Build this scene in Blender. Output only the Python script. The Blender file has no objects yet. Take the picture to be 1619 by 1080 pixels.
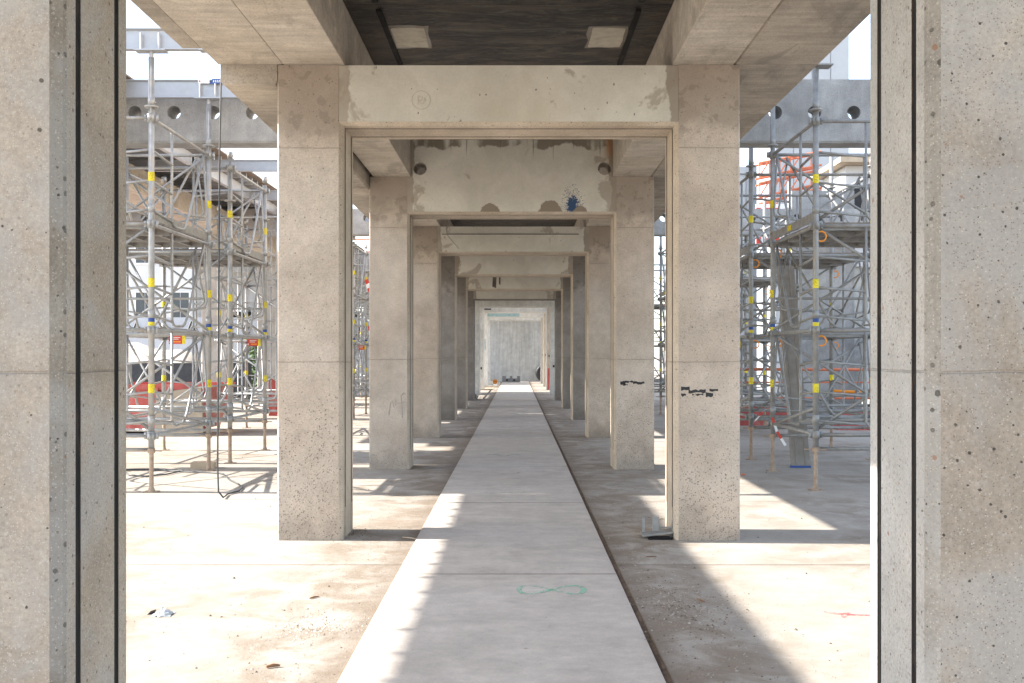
import bpy, math, random
from mathutils import Vector, Matrix
random.seed(7)
R = math.radians
S = bpy.context.scene
COL = S.collection

# ------------------------------------------------------------------ camera
CAMX, CAMH, F = 0.066, 1.5, 1560.0
cam = bpy.data.cameras.new('camera'); camo = bpy.data.objects.new('camera', cam); COL.objects.link(camo)
camo.location = (CAMX, 0, CAMH); camo.rotation_euler = (R(90), 0, 0)
cam.sensor_width = 36; cam.lens = 36*F/1619; cam.shift_x = -7.5/1619; cam.shift_y = 22.5/1619
cam.clip_start = .05; cam.clip_end = 2000
S.camera = camo
# ------------------------------------------------------------------ sun and sky
SUN_EL = 35.8; AZ_OFF = 1.8            # sun stands to the left (-X), a hair towards +Y
sd = Vector((-math.cos(R(SUN_EL))*math.cos(R(AZ_OFF)), math.cos(R(SUN_EL))*math.sin(R(AZ_OFF)), math.sin(R(SUN_EL))))
sun = bpy.data.lights.new('sun', 'SUN'); sun.energy = 2.2; sun.angle = R(.53); sun.color = (1, .94, .86)
suno = bpy.data.objects.new('sun', sun); COL.objects.link(suno); suno.location = sd*60
suno.rotation_euler = sd.to_track_quat('Z', 'Y').to_euler()
W = bpy.data.worlds.new('World'); S.world = W; W.use_nodes = True
wn = W.node_tree; wn.nodes.clear()
sky = wn.nodes.new('ShaderNodeTexSky'); sky.sky_type = 'NISHITA'; sky.sun_disc = False
sky.sun_elevation = R(SUN_EL); sky.sun_rotation = math.atan2(sd.x, sd.y)
sky.air_density = 1.0; sky.dust_density = 1.2; sky.ozone_density = 1.0
bg = wn.nodes.new('ShaderNodeBackground'); bg.inputs[1].default_value = .115
tc = wn.nodes.new('ShaderNodeTexCoord'); mp = wn.nodes.new('ShaderNodeMapping'); mp.inputs['Scale'].default_value = (1, 1, 3.2)
cn = wn.nodes.new('ShaderNodeTexNoise'); cn.inputs['Scale'].default_value = 3.5; cn.inputs['Detail'].default_value = 8; cn.inputs['Roughness'].default_value = .6
cr = wn.nodes.new('ShaderNodeValToRGB'); cr.color_ramp.elements[0].position = .34; cr.color_ramp.elements[1].position = .72; cr.color_ramp.elements[0].color = (.12, .12, .12, 1)
cmx = wn.nodes.new('ShaderNodeMix'); cmx.data_type = 'RGBA'; cmx.inputs['B'].default_value = (1.75, 1.72, 1.68, 1)
wo = wn.nodes.new('ShaderNodeOutputWorld')
L = wn.links.new
L(tc.outputs['Generated'], mp.inputs[0]); L(mp.outputs[0], cn.inputs['Vector']); L(cn.outputs[0], cr.inputs[0]); L(cr.outputs[0], cmx.inputs['Factor'])
L(sky.outputs[0], cmx.inputs['A']); L(cmx.outputs['Result'], bg.inputs[0]); L(bg.outputs[0], wo.inputs[0])
S.view_settings.view_transform = 'Standard'; S.view_settings.look = 'None'; S.view_settings.gamma = 1
S.view_settings.use_curve_mapping = False
S.view_settings.exposure = 2.7
S.render.engine = 'CYCLES'
try:
    S.cycles.max_bounces = 10; S.cycles.diffuse_bounces = 6; S.cycles.transparent_max_bounces = 8
except Exception: pass

# ------------------------------------------------------------------ node helpers
class G:
    def __init__(s, name):
        s.m = bpy.data.materials.new(name); s.m.use_nodes = True; s.t = s.m.node_tree; s.t.nodes.clear()
        s.out = s.t.nodes.new('ShaderNodeOutputMaterial'); s.b = s.t.nodes.new('ShaderNodeBsdfPrincipled')
        s.t.links.new(s.b.outputs[0], s.out.inputs[0]); s._co = None
    def n(s, ty, **k):
        x = s.t.nodes.new('ShaderNode'+ty)
        for a, v in k.items(): setattr(x, a, v)
        return x
    def put(s, sock, v):
        if isinstance(v, bpy.types.NodeSocket): s.t.links.new(v, sock)
        elif isinstance(v, (tuple, list)) and len(v) == 3 and sock.type == 'RGBA': sock.default_value = (*v, 1)
        else: sock.default_value = v
    def math(s, op, a, b=0., c=0., clamp=False):
        x = s.n('Math', operation=op, use_clamp=clamp)
        for i, v in enumerate((a, b, c)): s.put(x.inputs[i], v)
        return x.outputs[0]
    def vm(s, op, a, b=(0, 0, 0)):
        x = s.n('VectorMath', operation=op); s.put(x.inputs[0], a); s.put(x.inputs[1], b); return x.outputs[0]
    def co(s, rnd=True):
        """object coordinates; shifted per object for noise lookups"""
        if s._co is None:
            c = s.n('TexCoord'); s._obj = c.outputs['Object']
            oi = s.n('ObjectInfo'); r = s.math('MULTIPLY', oi.outputs['Random'], 37.)
            cx = s.n('CombineXYZ'); s.put(cx.inputs[0], r); s.put(cx.inputs[1], r); s.put(cx.inputs[2], s.math('MULTIPLY', r, .7))
            s._co = s.vm('ADD', s._obj, cx.outputs[0]); s._rand = oi.outputs['Random']
            sx = s.n('SeparateXYZ'); s.put(sx.inputs[0], s._obj); s.x, s.y, s.z = sx.outputs
        return s._co if rnd else s._obj
    def noise(s, scale, detail=4, rough=.55, co=None, dist=0, stretch=None):
        x = s.n('TexNoise'); co = co if co is not None else s.co()
        if stretch: co = s.vm('MULTIPLY', co, stretch)
        s.put(x.inputs['Vector'], co); x.inputs['Scale'].default_value = scale; x.inputs['Detail'].default_value = detail
        x.inputs['Roughness'].default_value = rough; x.inputs['Distortion'].default_value = dist
        return x.outputs[0]
    def vor(s, scale, co=None, rnd=1.):
        x = s.n('TexVoronoi'); s.put(x.inputs['Vector'], co if co is not None else s.co()); x.inputs['Scale'].default_value = scale
        x.inputs['Randomness'].default_value = rnd
        return x.outputs['Distance'], x.outputs['Color']
    def ss(s, v, a, b):
        """smoothstep a..b -> 0..1"""
        x = s.n('MapRange', interpolation_type='SMOOTHSTEP'); s.put(x.inputs[0], v); s.put(x.inputs[1], a); s.put(x.inputs[2], b)
        return x.outputs[0]
    def mr(s, v, a, b, c, d):
        x = s.n('MapRange')
        for i, q in enumerate((v, a, b, c, d)): s.put(x.inputs[i], q)
        return x.outputs[0]
    def mix(s, f, a, b, mode='MIX'):
        x = s.n('Mix', data_type='RGBA', blend_type=mode); s.put(x.inputs['Factor'], f); s.put(x.inputs['A'], a); s.put(x.inputs['B'], b)
        return x.outputs['Result']
    def scale(s, col, f):
        return s.vm('MULTIPLY', col, s.comb(f))
    def comb(s, f):
        c = s.n('CombineXYZ')
        for i in range(3): s.put(c.inputs[i], f)
        return c.outputs[0]
    def bump(s, h, strength=.4, dist=.01):
        x = s.n('Bump'); x.inputs['Strength'].default_value = strength; x.inputs['Distance'].default_value = dist; s.put(x.inputs['Height'], h)
        s.t.links.new(x.outputs[0], s.b.inputs['Normal'])
    def fin(s, col, rough=.85, metal=0.):
        s.put(s.b.inputs['Base Color'], col); s.put(s.b.inputs['Roughness'], rough); s.put(s.b.inputs['Metallic'], metal)
        return s.m

def pits(g, scale, keep, rmin, rmax, dens=None):
    d, c = g.vor(scale); sp = g.n('SeparateXYZ'); g.put(sp.inputs[0], c)
    th = g.mr(sp.outputs[0], 0, 1, rmin, rmax)
    on = g.math('GREATER_THAN', sp.outputs[1], keep if dens is None else dens)
    # irregular edge
    n = g.noise(scale*5, 3, .7); d2 = g.math('ADD', d, g.math('MULTIPLY', g.math('SUBTRACT', n, .5), .20))
    m = g.math('SUBTRACT', 1., g.ss(d2, g.math('MULTIPLY', th, .7), th))
    return g.math('MULTIPLY', m, on)

def concrete(name, c1, c2, near=False, **kw): return _concrete(name, c1, c2, near, **kw)
def _concrete(name, c1, c2, near=False, joints=(), damp=None, pit=1., streak=.0, grain=None, lowpit=False, board=False, dirt=None, gloss=.85, darkbase=0.):
    g = G(name); g.co()
    big = g.ss(g.noise(.9, 6, .6, dist=.4), .35, .68)
    col = g.mix(big, c1, c2)
    mid = g.noise(5, 7, .65); col = g.scale(col, g.mr(mid, .3, .7, .86, 1.1))
    fine = g.noise(85, 4, .8); col = g.scale(col, g.mr(fine, .3, .7, .76, 1.2))
    cl_ = g.noise(1.7, 5, .65, dist=.7); col = g.scale(col, g.mr(cl_, .35, .65, .9, 1.07))
    sp, spc = g.vor(75); q = g.n('SeparateXYZ'); g.put(q.inputs[0], spc)
    agg = g.math('MULTIPLY', g.math('LESS_THAN', sp, .42), g.math('GREATER_THAN', q.outputs[0], .74))
    col = g.mix(g.math('MULTIPLY', agg, .45), col, g.mix(q.outputs[1], (.12, .09, .065), (.5, .47, .43)))
    if near:
        gp = g.ss(g.noise(1.6, 6, .62, dist=.8), .47, .62); col = g.mix(g.math('MULTIPLY', gp, .42), col, (.37, .375, .37))
        s2, s2c = g.vor(165); q2 = g.n('SeparateXYZ'); g.put(q2.inputs[0], s2c)
        col = g.mix(g.math('MULTIPLY', g.math('MULTIPLY', g.math('LESS_THAN', s2, .40), g.math('GREATER_THAN', q2.outputs[0], .72)), .75), col, g.mix(q2.outputs[1], (.56, .51, .45), (.14, .10, .07)))
        po = pits(g, 27, .62, .05, .17); col = g.mix(g.math('MULTIPLY', po, .9), col, (.035, .03, .026))
        ru = pits(g, 21, .93, .10, .24); col = g.mix(g.math('MULTIPLY', ru, .7), col, (.25, .11, .05))
    if streak:
        st = g.noise(3.2, 5, .7, stretch=(2.5, 2.5, .16)); col = g.scale(col, g.mr(st, .35, .7, 1+streak*.3, 1-streak))
    if board:
        st = g.noise(4, 6, .7, stretch=(.35, 3.5, 3.5)); col = g.scale(col, g.mr(st, .35, .7, 1.12, .8))
        sb = g.noise(1.1, 6, .65, dist=1.2, stretch=(1.6, .6, 1)); col = g.mix(g.math('MULTIPLY', g.ss(sb, .53, .62), .45), col, g.scale(c1, .55))
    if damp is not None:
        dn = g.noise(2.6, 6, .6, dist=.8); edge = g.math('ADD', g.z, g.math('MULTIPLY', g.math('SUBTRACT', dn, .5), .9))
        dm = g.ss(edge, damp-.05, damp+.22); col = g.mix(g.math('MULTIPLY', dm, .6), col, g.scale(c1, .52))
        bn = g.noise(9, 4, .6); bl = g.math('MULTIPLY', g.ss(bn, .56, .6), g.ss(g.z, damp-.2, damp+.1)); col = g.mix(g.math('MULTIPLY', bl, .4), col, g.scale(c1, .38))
    h = g.math('MULTIPLY', fine, .25)
    wav = g.noise(2.2, 3, .5); h = g.math('ADD', h, g.math('MULTIPLY', wav, .8))
    for jz in joints:
        wob = g.math('MULTIPLY', g.math('SUBTRACT', g.noise(4, 3), .5), .018)
        a = g.math('ABSOLUTE', g.math('SUBTRACT', g.math('ADD', g.z, wob), jz))
        jm = g.math('SUBTRACT', 1., g.ss(a, .001, .006)); col = g.mix(g.math('MULTIPLY', jm, g.mr(g.noise(2.5, 3), .35, .65, .1, .42)), col, g.scale(c1, .45))
        up = g.math('MULTIPLY', g.ss(a, .07, 0.), .10); col = g.mix(up, col, g.scale(c1, .6))
        h = g.math('SUBTRACT', h, g.math('MULTIPLY', jm, .8))
    if pit:
        p = pits(g, 15, .62, .015, .11*pit)
        p2 = pits(g, 40, .74, .06, .27*pit)
        pm = g.math('MAXIMUM', p, g.math('MULTIPLY', p2, .75))
        if lowpit:
            dens = g.mr(g.math('ADD', g.z, g.math('MULTIPLY', g.noise(1.5, 3), .5)), .3, 1.5, .35, 1.0)
            p3 = pits(g, 62, .5, .12, .42, dens); pm = g.math('MAXIMUM', pm, g.math('MULTIPLY', p3, .7))
        col = g.mix(g.math('MULTIPLY', pm, .8), col, (.05, .042, .034))
        h = g.math('SUBTRACT', h, g.math('MULTIPLY', pm, 1.5))
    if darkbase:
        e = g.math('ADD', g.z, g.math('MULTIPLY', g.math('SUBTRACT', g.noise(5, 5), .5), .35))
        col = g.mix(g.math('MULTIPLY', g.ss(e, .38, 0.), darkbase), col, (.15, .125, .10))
    g.bump(h, .7, .008)
    return g.fin(col, gloss)

C_COL1 = (.49, .405, .325); C_COL2 = (.58, .505, .425)
M = {}
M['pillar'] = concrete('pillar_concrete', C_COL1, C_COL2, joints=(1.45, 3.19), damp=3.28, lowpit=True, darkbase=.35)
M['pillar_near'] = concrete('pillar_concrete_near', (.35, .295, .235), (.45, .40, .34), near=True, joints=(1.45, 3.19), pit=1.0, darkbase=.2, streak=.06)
M['jamb'] = concrete('jamb_concrete', (.47, .39, .30), (.55, .47, .375), joints=(1.45,), pit=1.1)
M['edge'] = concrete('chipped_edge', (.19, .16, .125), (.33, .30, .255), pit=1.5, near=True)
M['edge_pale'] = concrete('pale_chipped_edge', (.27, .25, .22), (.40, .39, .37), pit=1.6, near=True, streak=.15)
M['jamb_grey'] = concrete('grey_jamb_concrete', (.40, .385, .36), (.47, .465, .455), joints=(1.45,), pit=1.1, near=True, streak=.08)
M['jamb_near'] = concrete('jamb_concrete_near', (.345, .285, .215), (.41, .355, .285), joints=(1.45,), pit=1.0, near=True)
M['beam'] = concrete('beam_concrete', (.47, .41, .335), (.56, .505, .43), pit=.7, board=True)
M['beam_dark'] = concrete('beam_concrete_stained', (.30, .265, .22), (.43, .38, .315), pit=.8, board=True)
M['side_beam'] = concrete('grey_beam_concrete', (.30, .30, .295), (.44, .44, .43), pit=.9, streak=.12)
M['far_concrete'] = concrete('far_concrete', (.38, .36, .33), (.50, .48, .45), pit=0, streak=.15)
M['end_wall'] = concrete('end_wall_concrete', (.55, .54, .50), (.65, .64, .60), pit=0, streak=.25)
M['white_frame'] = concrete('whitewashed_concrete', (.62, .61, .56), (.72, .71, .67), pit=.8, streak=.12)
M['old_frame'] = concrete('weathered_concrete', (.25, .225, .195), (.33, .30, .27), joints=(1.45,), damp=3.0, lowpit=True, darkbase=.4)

def painted(name, special=False, low=True):
    g = G(name); g.co()
    base = g.mix(g.ss(g.noise(1.5, 5), .4, .65), (.33, .285, .23), (.42, .375, .31))
    pn = g.noise(1.2, 5, .6); paint = g.mix(g.ss(pn, .35, .7), (.59, .56, .48), (.67, .64, .56))
    paint = g.scale(paint, g.mr(g.noise(60, 3), .3, .7, .95, 1.05))
    e = g.noise(7, 6, .65, dist=.5); e2 = g.noise(2.3, 2)
    ax = g.math('ADD', g.math('ABSOLUTE', g.x), g.math('ADD', g.math('MULTIPLY', g.math('SUBTRACT', e, .5), .10), g.math('MULTIPLY', g.math('SUBTRACT', e2, .5), .16)))
    mk = g.math('SUBTRACT', 1., g.ss(ax, 1.285, 1.30))
    # broken patches along the lower edge
    zz = g.math('ADD', g.math('SUBTRACT', g.z, 3.40), g.math('MULTIPLY', g.math('SUBTRACT', g.noise(3.5, 5, .6, stretch=(1, 0, 0)), .60), -.55))
    zz = g.math('ADD', zz, g.math('MULTIPLY', g.math('SUBTRACT', e, .5), .05))
    mk = g.math('MULTIPLY', mk, g.ss(zz, 0., .008))
    col = g.mix(mk, base, paint)
    # small dark drips and specks
    d, c = g.vor(11, g.vm('MULTIPLY', g.co(), (1.6, 1, .7))); q = g.n('SeparateXYZ'); g.put(q.inputs[0], c)
    sp = g.math('MULTIPLY', g.math('LESS_THAN', d, g.mr(q.outputs[0], 0, 1, .03, .10)), g.math('GREATER_THAN', q.outputs[1], .45))
    col = g.mix(g.math('MULTIPLY', sp, .85), col, (.05, .035, .03))
    wr = g.noise(2.0, 6, .7, dist=.6); col = g.scale(col, g.mr(wr, .35, .65, .90, 1.05))
    rg = g.noise(1.1, 3); col = g.mix(g.math('MULTIPLY', g.ss(rg, .55, .75), .25), col, (.46, .36, .22))
    if special:
        # runs of dirty water from the top
        rn = g.noise(26, 2, .5, stretch=(1, 0, .02)); ln = g.noise(5, 2, .5, stretch=(1, 0, 0))
        top = g.math('SUBTRACT', g.z, g.mr(ln, .4, .68, 4.33, 3.92))
        m = g.math('MULTIPLY', g.ss(rn, .60, .68), g.ss(top, 0, .18)); col = g.mix(g.math('MULTIPLY', m, .8), col, (.09, .075, .06))
        tn = g.math('ADD', g.z, g.math('MULTIPLY', g.math('SUBTRACT', g.noise(3, 5, stretch=(1, 0, .6)), .5), .42))
        xm = g.ss(g.math('ADD', g.noise(1.3, 4, .6, stretch=(1, 0, 0)), g.math('MULTIPLY', g.noise(9, 4), .08)), .50, .56)
        col = g.mix(g.math('MULTIPLY', g.math('MULTIPLY', g.ss(tn, 4.24, 4.27), xm), .9), col, (.20, .165, .12))
        # rust run beside the right hole
        rx = g.math('ABSOLUTE', g.math('SUBTRACT', g.x, 1.30)); col = g.mix(g.math('MULTIPLY', g.math('MULTIPLY', g.ss(rx, .11, .01), g.ss(g.z, 3.95, 4.25)), .8), col, (.35, .15, .04))
        # blue paint splatter
        v = g.vm('SUBTRACT', g.co(False), (.80, 0, 3.475)); v = g.vm('MULTIPLY', v, (1, 0, .62)); ln_ = g.n('VectorMath', operation='LENGTH'); g.put(ln_.inputs[0], v)
        core = g.math('ADD', ln_.outputs['Value'], g.math('MULTIPLY', g.math('SUBTRACT', g.noise(30, 4, .8), .5), .22))
        col = g.mix(g.ss(core, .085, .065), col, (.03, .07, .16))
        d2, c2 = g.vor(70); dots = g.math('MULTIPLY', g.math('LESS_THAN', d2, .33), g.math('LESS_THAN', core, .165)); col = g.mix(dots, col, (.03, .07, .16))
        # two bare discs of concrete on the lower edge
        for px, rr in ((.50, .16), (-.30, .13), (.90, .10)):
            v = g.vm('SUBTRACT', g.co(False), (px, 0, 3.37)); v = g.vm('MULTIPLY', v, (1, 0, .9)); l2 = g.n('VectorMath', operation='LENGTH'); g.put(l2.inputs[0], v)
            col = g.mix(g.ss(g.math('ADD', l2.outputs['Value'], g.math('ADD', g.math('MULTIPLY', g.math('SUBTRACT', e, .5), .10), g.math('MULTIPLY', g.math('SUBTRACT', e2, .5), .12))), rr, rr-.012), col, (.27, .22, .17))
    pt = g.noise(2.1, 7, .62, dist=.7); ends = g.ss(g.math('ABSOLUTE', g.x), .85, 1.25); pm2 = g.ss(g.math('ADD', pt, g.math('MULTIPLY', ends, .12)), .64, .69)
    col = g.mix(g.math('MULTIPLY', pm2, .65), col, (.30, .25, .195))
    sc2 = pits(g, 5, .55, .01, .06); col = g.mix(g.math('MULTIPLY', sc2, .8), col, (.10, .07, .05))
    g.bump(g.math('ADD', g.math('MULTIPLY', mk, .5), g.math('MULTIPLY', g.noise(70, 3), .3)), .4, .004)
    return g.fin(col, .7)
M['paint1'] = painted('painted_lintel'); M['paint2'] = painted('painted_lintel_stained', True)

def ceiling_mat():
    g = G('black_slab'); g.co()
    w = g.noise(3.0, 9, .75, dist=1.2, stretch=(.5, 1.4, 1))
    col = g.mix(g.ss(w, .46, .58), (.006, .0045, .004), (.07, .056, .046))
    m = g.ss(g.noise(3.5, 9, .78, dist=2.0, stretch=(.45, 1.6, 1)), .50, .62); col = g.mix(g.math('MULTIPLY', m, .55), col, (.17, .155, .115))
    s = pits(g, 42, .80, .05, .22); col = g.mix(s, col, (.30, .26, .20))
    gl = g.ss(g.noise(1.0, 6, .7, dist=1), .5, .6); col = g.mix(g.math('MULTIPLY', gl, .5), col, (.075, .055, .042))
    g.bump(w, 1., .05); return g.fin(col, g.mr(w, .3, .7, .3, .65))
M['ceiling'] = ceiling_mat()

def floor_mat(name, c1, c2, cdirt, dirt_amt, walk=False):
    g = G(name); tcn = g.n('TexCoord'); geo = g.n('NewGeometry'); g._co = geo.outputs['Position']; g._obj = g._co
    sx = g.n('SeparateXYZ'); g.put(sx.inputs[0], g._co); g.x, g.y, g.z = sx.outputs
    col = g.mix(g.ss(g.noise(.35, 6, .6, dist=.5), .36, .64), c1, c2)
    col = g.scale(col, g.mr(g.noise(3.5, 8, .7), .3, .7, .84, 1.12)); col = g.scale(col, g.mr(g.noise(18, 6, .75), .3, .7, .92, 1.07))
    col = g.scale(col, g.mr(g.noise(90, 3, .7), .3, .7, .92, 1.07))
    h = g.math('MULTIPLY', g.noise(40, 4, .7), .3)
    if walk:
        sc = g.noise(5, 6, .7, stretch=(.5, 1.6, 1)); col = g.scale(col, g.mr(sc, .35, .7, 1.04, .90))
        cd = g.ss(g.noise(1.1, 7, .7, dist=1.0), .5, .66); col = g.mix(g.math('MULTIPLY', cd, .28), col, (.30, .265, .235))
        s4 = pits(g, 12, .62, .02, .10); col = g.mix(g.math('MULTIPLY', s4, .6), col, (.16, .13, .11))
        st = pits(g, 3.0, .72, .02, .07); col = g.mix(g.math('MULTIPLY', st, .5), col, (.2, .17, .14))
        ex = g.ss(g.math('ADD', g.math('ABSOLUTE', g.x), g.math('MULTIPLY', g.noise(4, 5), .3)), .80, 1.0)
        col = g.mix(g.math('MULTIPLY', ex, .35), col, cdirt)
    else:
        ax = g.math('ABSOLUTE', g.x)
        strip = g.ss(g.math('ADD', ax, g.math('MULTIPLY', g.math('SUBTRACT', g.noise(1.4, 6, .65), .5), 1.3)), 1.9, 1.0)
        dn = g.noise(2.6, 7, .7, dist=.6)
        dm = g.math('MULTIPLY', g.ss(dn, .36, .62), g.math('MAXIMUM', g.math('MULTIPLY', strip, dirt_amt), g.math('MULTIPLY', g.ss(g.noise(.45, 5), .42, .6), .8)))
        col = g.mix(dm, col, cdirt)
        edge = g.ss(g.math('ADD', ax, g.math('MULTIPLY', g.noise(5, 5), .18)), 1.06, .84)
        col = g.mix(g.math('MULTIPLY', edge, .6), col, (.17, .13, .095))
        rd = g.ss(g.noise(.8, 5, .6, stretch=(.3, 2.2, 1)), .60, .75); col = g.mix(g.math('MULTIPLY', rd, .2), col, (.52, .36, .29))
        cr = g.noise(1.3, 3, .5, dist=2.2); cm = g.math('SUBTRACT', 1., g.ss(g.math('ABSOLUTE', g.math('SUBTRACT', cr, .5)), .001, .004))
        cm = g.math('MULTIPLY', cm, g.ss(g.noise(.5, 2), .52, .6)); col = g.mix(g.math('MULTIPLY', cm, .6), col, (.16, .13, .1))
        st = pits(g, 9, .45, .02, .10); st2 = pits(g, 34, .72, .03, .22)
        pm = g.math('MAXIMUM', g.math('MULTIPLY', st, .5), g.math('MULTIPLY', st2, g.mr(strip, 0, 1, .25, .75)))
        col = g.mix(pm, col, (.20, .165, .125)); h = g.math('SUBTRACT', h, g.math('MULTIPLY', pm, .5))
        h = g.math('ADD', h, g.math('MULTIPLY', g.math('MULTIPLY', g.noise(14, 7, .75), strip), 2.2))
    g.bump(h, .5, .01); return g.fin(col, .9)
M['floor'] = floor_mat('screed_floor', (.345, .31, .265), (.40, .365, .318), (.22, .175, .13), .95)
M['walk'] = floor_mat('walkway_concrete', (.485, .435, .385), (.535, .49, .44), (.34, .28, .235), .5, walk=True)
M['earth'] = floor_mat('site_ground', (.36, .31, .26), (.47, .42, .36), (.26, .21, .16), .8)

def plain(name, c, rough=.6, metal=0., var=.12, sc=8, dirt=None, bump=.15):
    g = G(name); g.co(); col = g.scale(c, g.mr(g.noise(sc, 5, .65), .3, .7, 1-var, 1+var))
    if dirt: col = g.mix(g.math('MULTIPLY', g.ss(g.noise(sc*.6, 6, .7), .5, .68), dirt[1]), col, dirt[0])
    g.bump(g.noise(sc*5, 3), bump, .003); return g.fin(col, rough, metal)
M['galv'] = plain('galvanised_steel', (.37, .38, .385), .42, .4, .22, 9, ((.44, .39, .32), .75))
M['galv_dull'] = plain('galvanised_steel_dull', (.31, .315, .31), .55, .35, .2, 12, ((.30, .25, .19), .6))
M['rust'] = plain('rusty_jack', (.36, .27, .20), .7, .25, .3, 14, ((.46, .40, .33), .6))
M['alu'] = plain('aluminium', (.42, .43, .45), .45, .5, .08, 6, ((.5, .48, .45), .4))
M['channel'] = plain('dark_channel', (.006, .006, .006), .95, 0, .4, 10, ((.05, .035, .028), .5))
M['steel_edge'] = plain('steel_angle', (.06, .055, .05), .5, .5, .25, 9, ((.25, .15, .10), .4))
def label_mat():
    g = G('yellow_label'); g.co(); n = g.ss(g.noise(60, 3, .7, stretch=(1, 1, 1.6)), .55, .60)
    return g.fin(g.mix(g.math('MULTIPLY', n, .6), g.scale((.80, .66, .02), g.mr(g.noise(9, 4), .3, .7, .8, 1.1)), (.12, .10, .03)), .55)
M['yellow'] = label_mat()
M['blue'] = plain('blue_label', (.02, .07, .28), .5, 0, .06)
M['white'] = plain('white_plastic', (.8, .8, .78), .5, 0, .05)
M['red'] = plain('red_plate', (.55, .045, .025), .5, 0, .1)
M['skip_red'] = plain('red_skip_paint', (.42, .075, .065), .5, 0, .2, 5, ((.5, .4, .35), .5))
M['orange'] = plain('orange_plastic', (.85, .30, .02), .5, 0, .08)
M['orange_tube'] = plain('orange_red_tube', (.60, .18, .09), .5, 0, .12)
M['ply'] = plain('plywood_underside', (.26, .205, .16), .75, 0, .2, 6)
M['board'] = plain('grey_timber', (.27, .25, .225), .8, 0, .2, 7)
M['timber'] = plain('pale_timber', (.50, .40, .29), .8, 0, .15, 7)
M['black'] = plain('black_rubber', (.02, .02, .022), .55, 0, .2)
M['mesh'] = plain('dark_mesh_sheet', (.045, .05, .06), .8, 0, .3)
M['void'] = plain('dark_opening', (.025, .025, .028), .8, 0, .2)
M['facade'] = plain('white_facade', (.62, .62, .62), .8, 0, .06, 2)
M['glass'] = plain('dark_window_glass', (.05, .06, .075), .12, 0, .2, 1, None, 0)
M['cladding'] = plain('grey_cladding', (.44, .46, .48), .6, .2, .07, 1)
M['sand'] = plain('pale_sand', (.58, .52, .45), .95, 0, .15, 3)
M['pencil'] = plain('pencil_mark', (.38, .35, .31), .9, 0, .2)
M['leaf'] = plain('leaf_green', (.07, .12, .035), .7, 0, .3)
M['paperw'] = plain('crumpled_foil', (.62, .66, .68), .35, .4, .2, 40)
M['stick'] = plain('brown_stick', (.22, .12, .06), .8, 0, .3)
M['pad'] = plain('ceiling_pad', (.50, .46, .38), .8, 0, .12, 12, ((.25, .2, .15), .5))
M['cloth'] = plain('teal_sheet', (.27, .40, .42), .8, 0, .2)
M['grit'] = plain('grit', (.30, .25, .20), .9, 0, .3, 3)

def spray(name, c):
    g = G(name); g.co(); n = g.ss(g.noise(22, 5, .75), .36, .62)
    g.put(g.b.inputs['Base Color'], c); g.b.inputs['Roughness'].default_value = .9
    tr = g.n('BsdfTransparent'); mx = g.n('MixShader'); g.put(mx.inputs[0], g.math('MULTIPLY', n, .62)); g.put(mx.inputs[1], tr.outputs[0]); g.put(mx.inputs[2], g.b.outputs[0])
    g.t.links.new(mx.outputs[0], g.out.inputs[0]); return g.m
M['spray_green'] = spray('green_spray', (.22, .60, .42)); M['spray_red'] = spray('red_spray', (.75, .06, .08))
M['spray_pale'] = spray('green_spray_faint', (.34, .56, .46))

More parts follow.
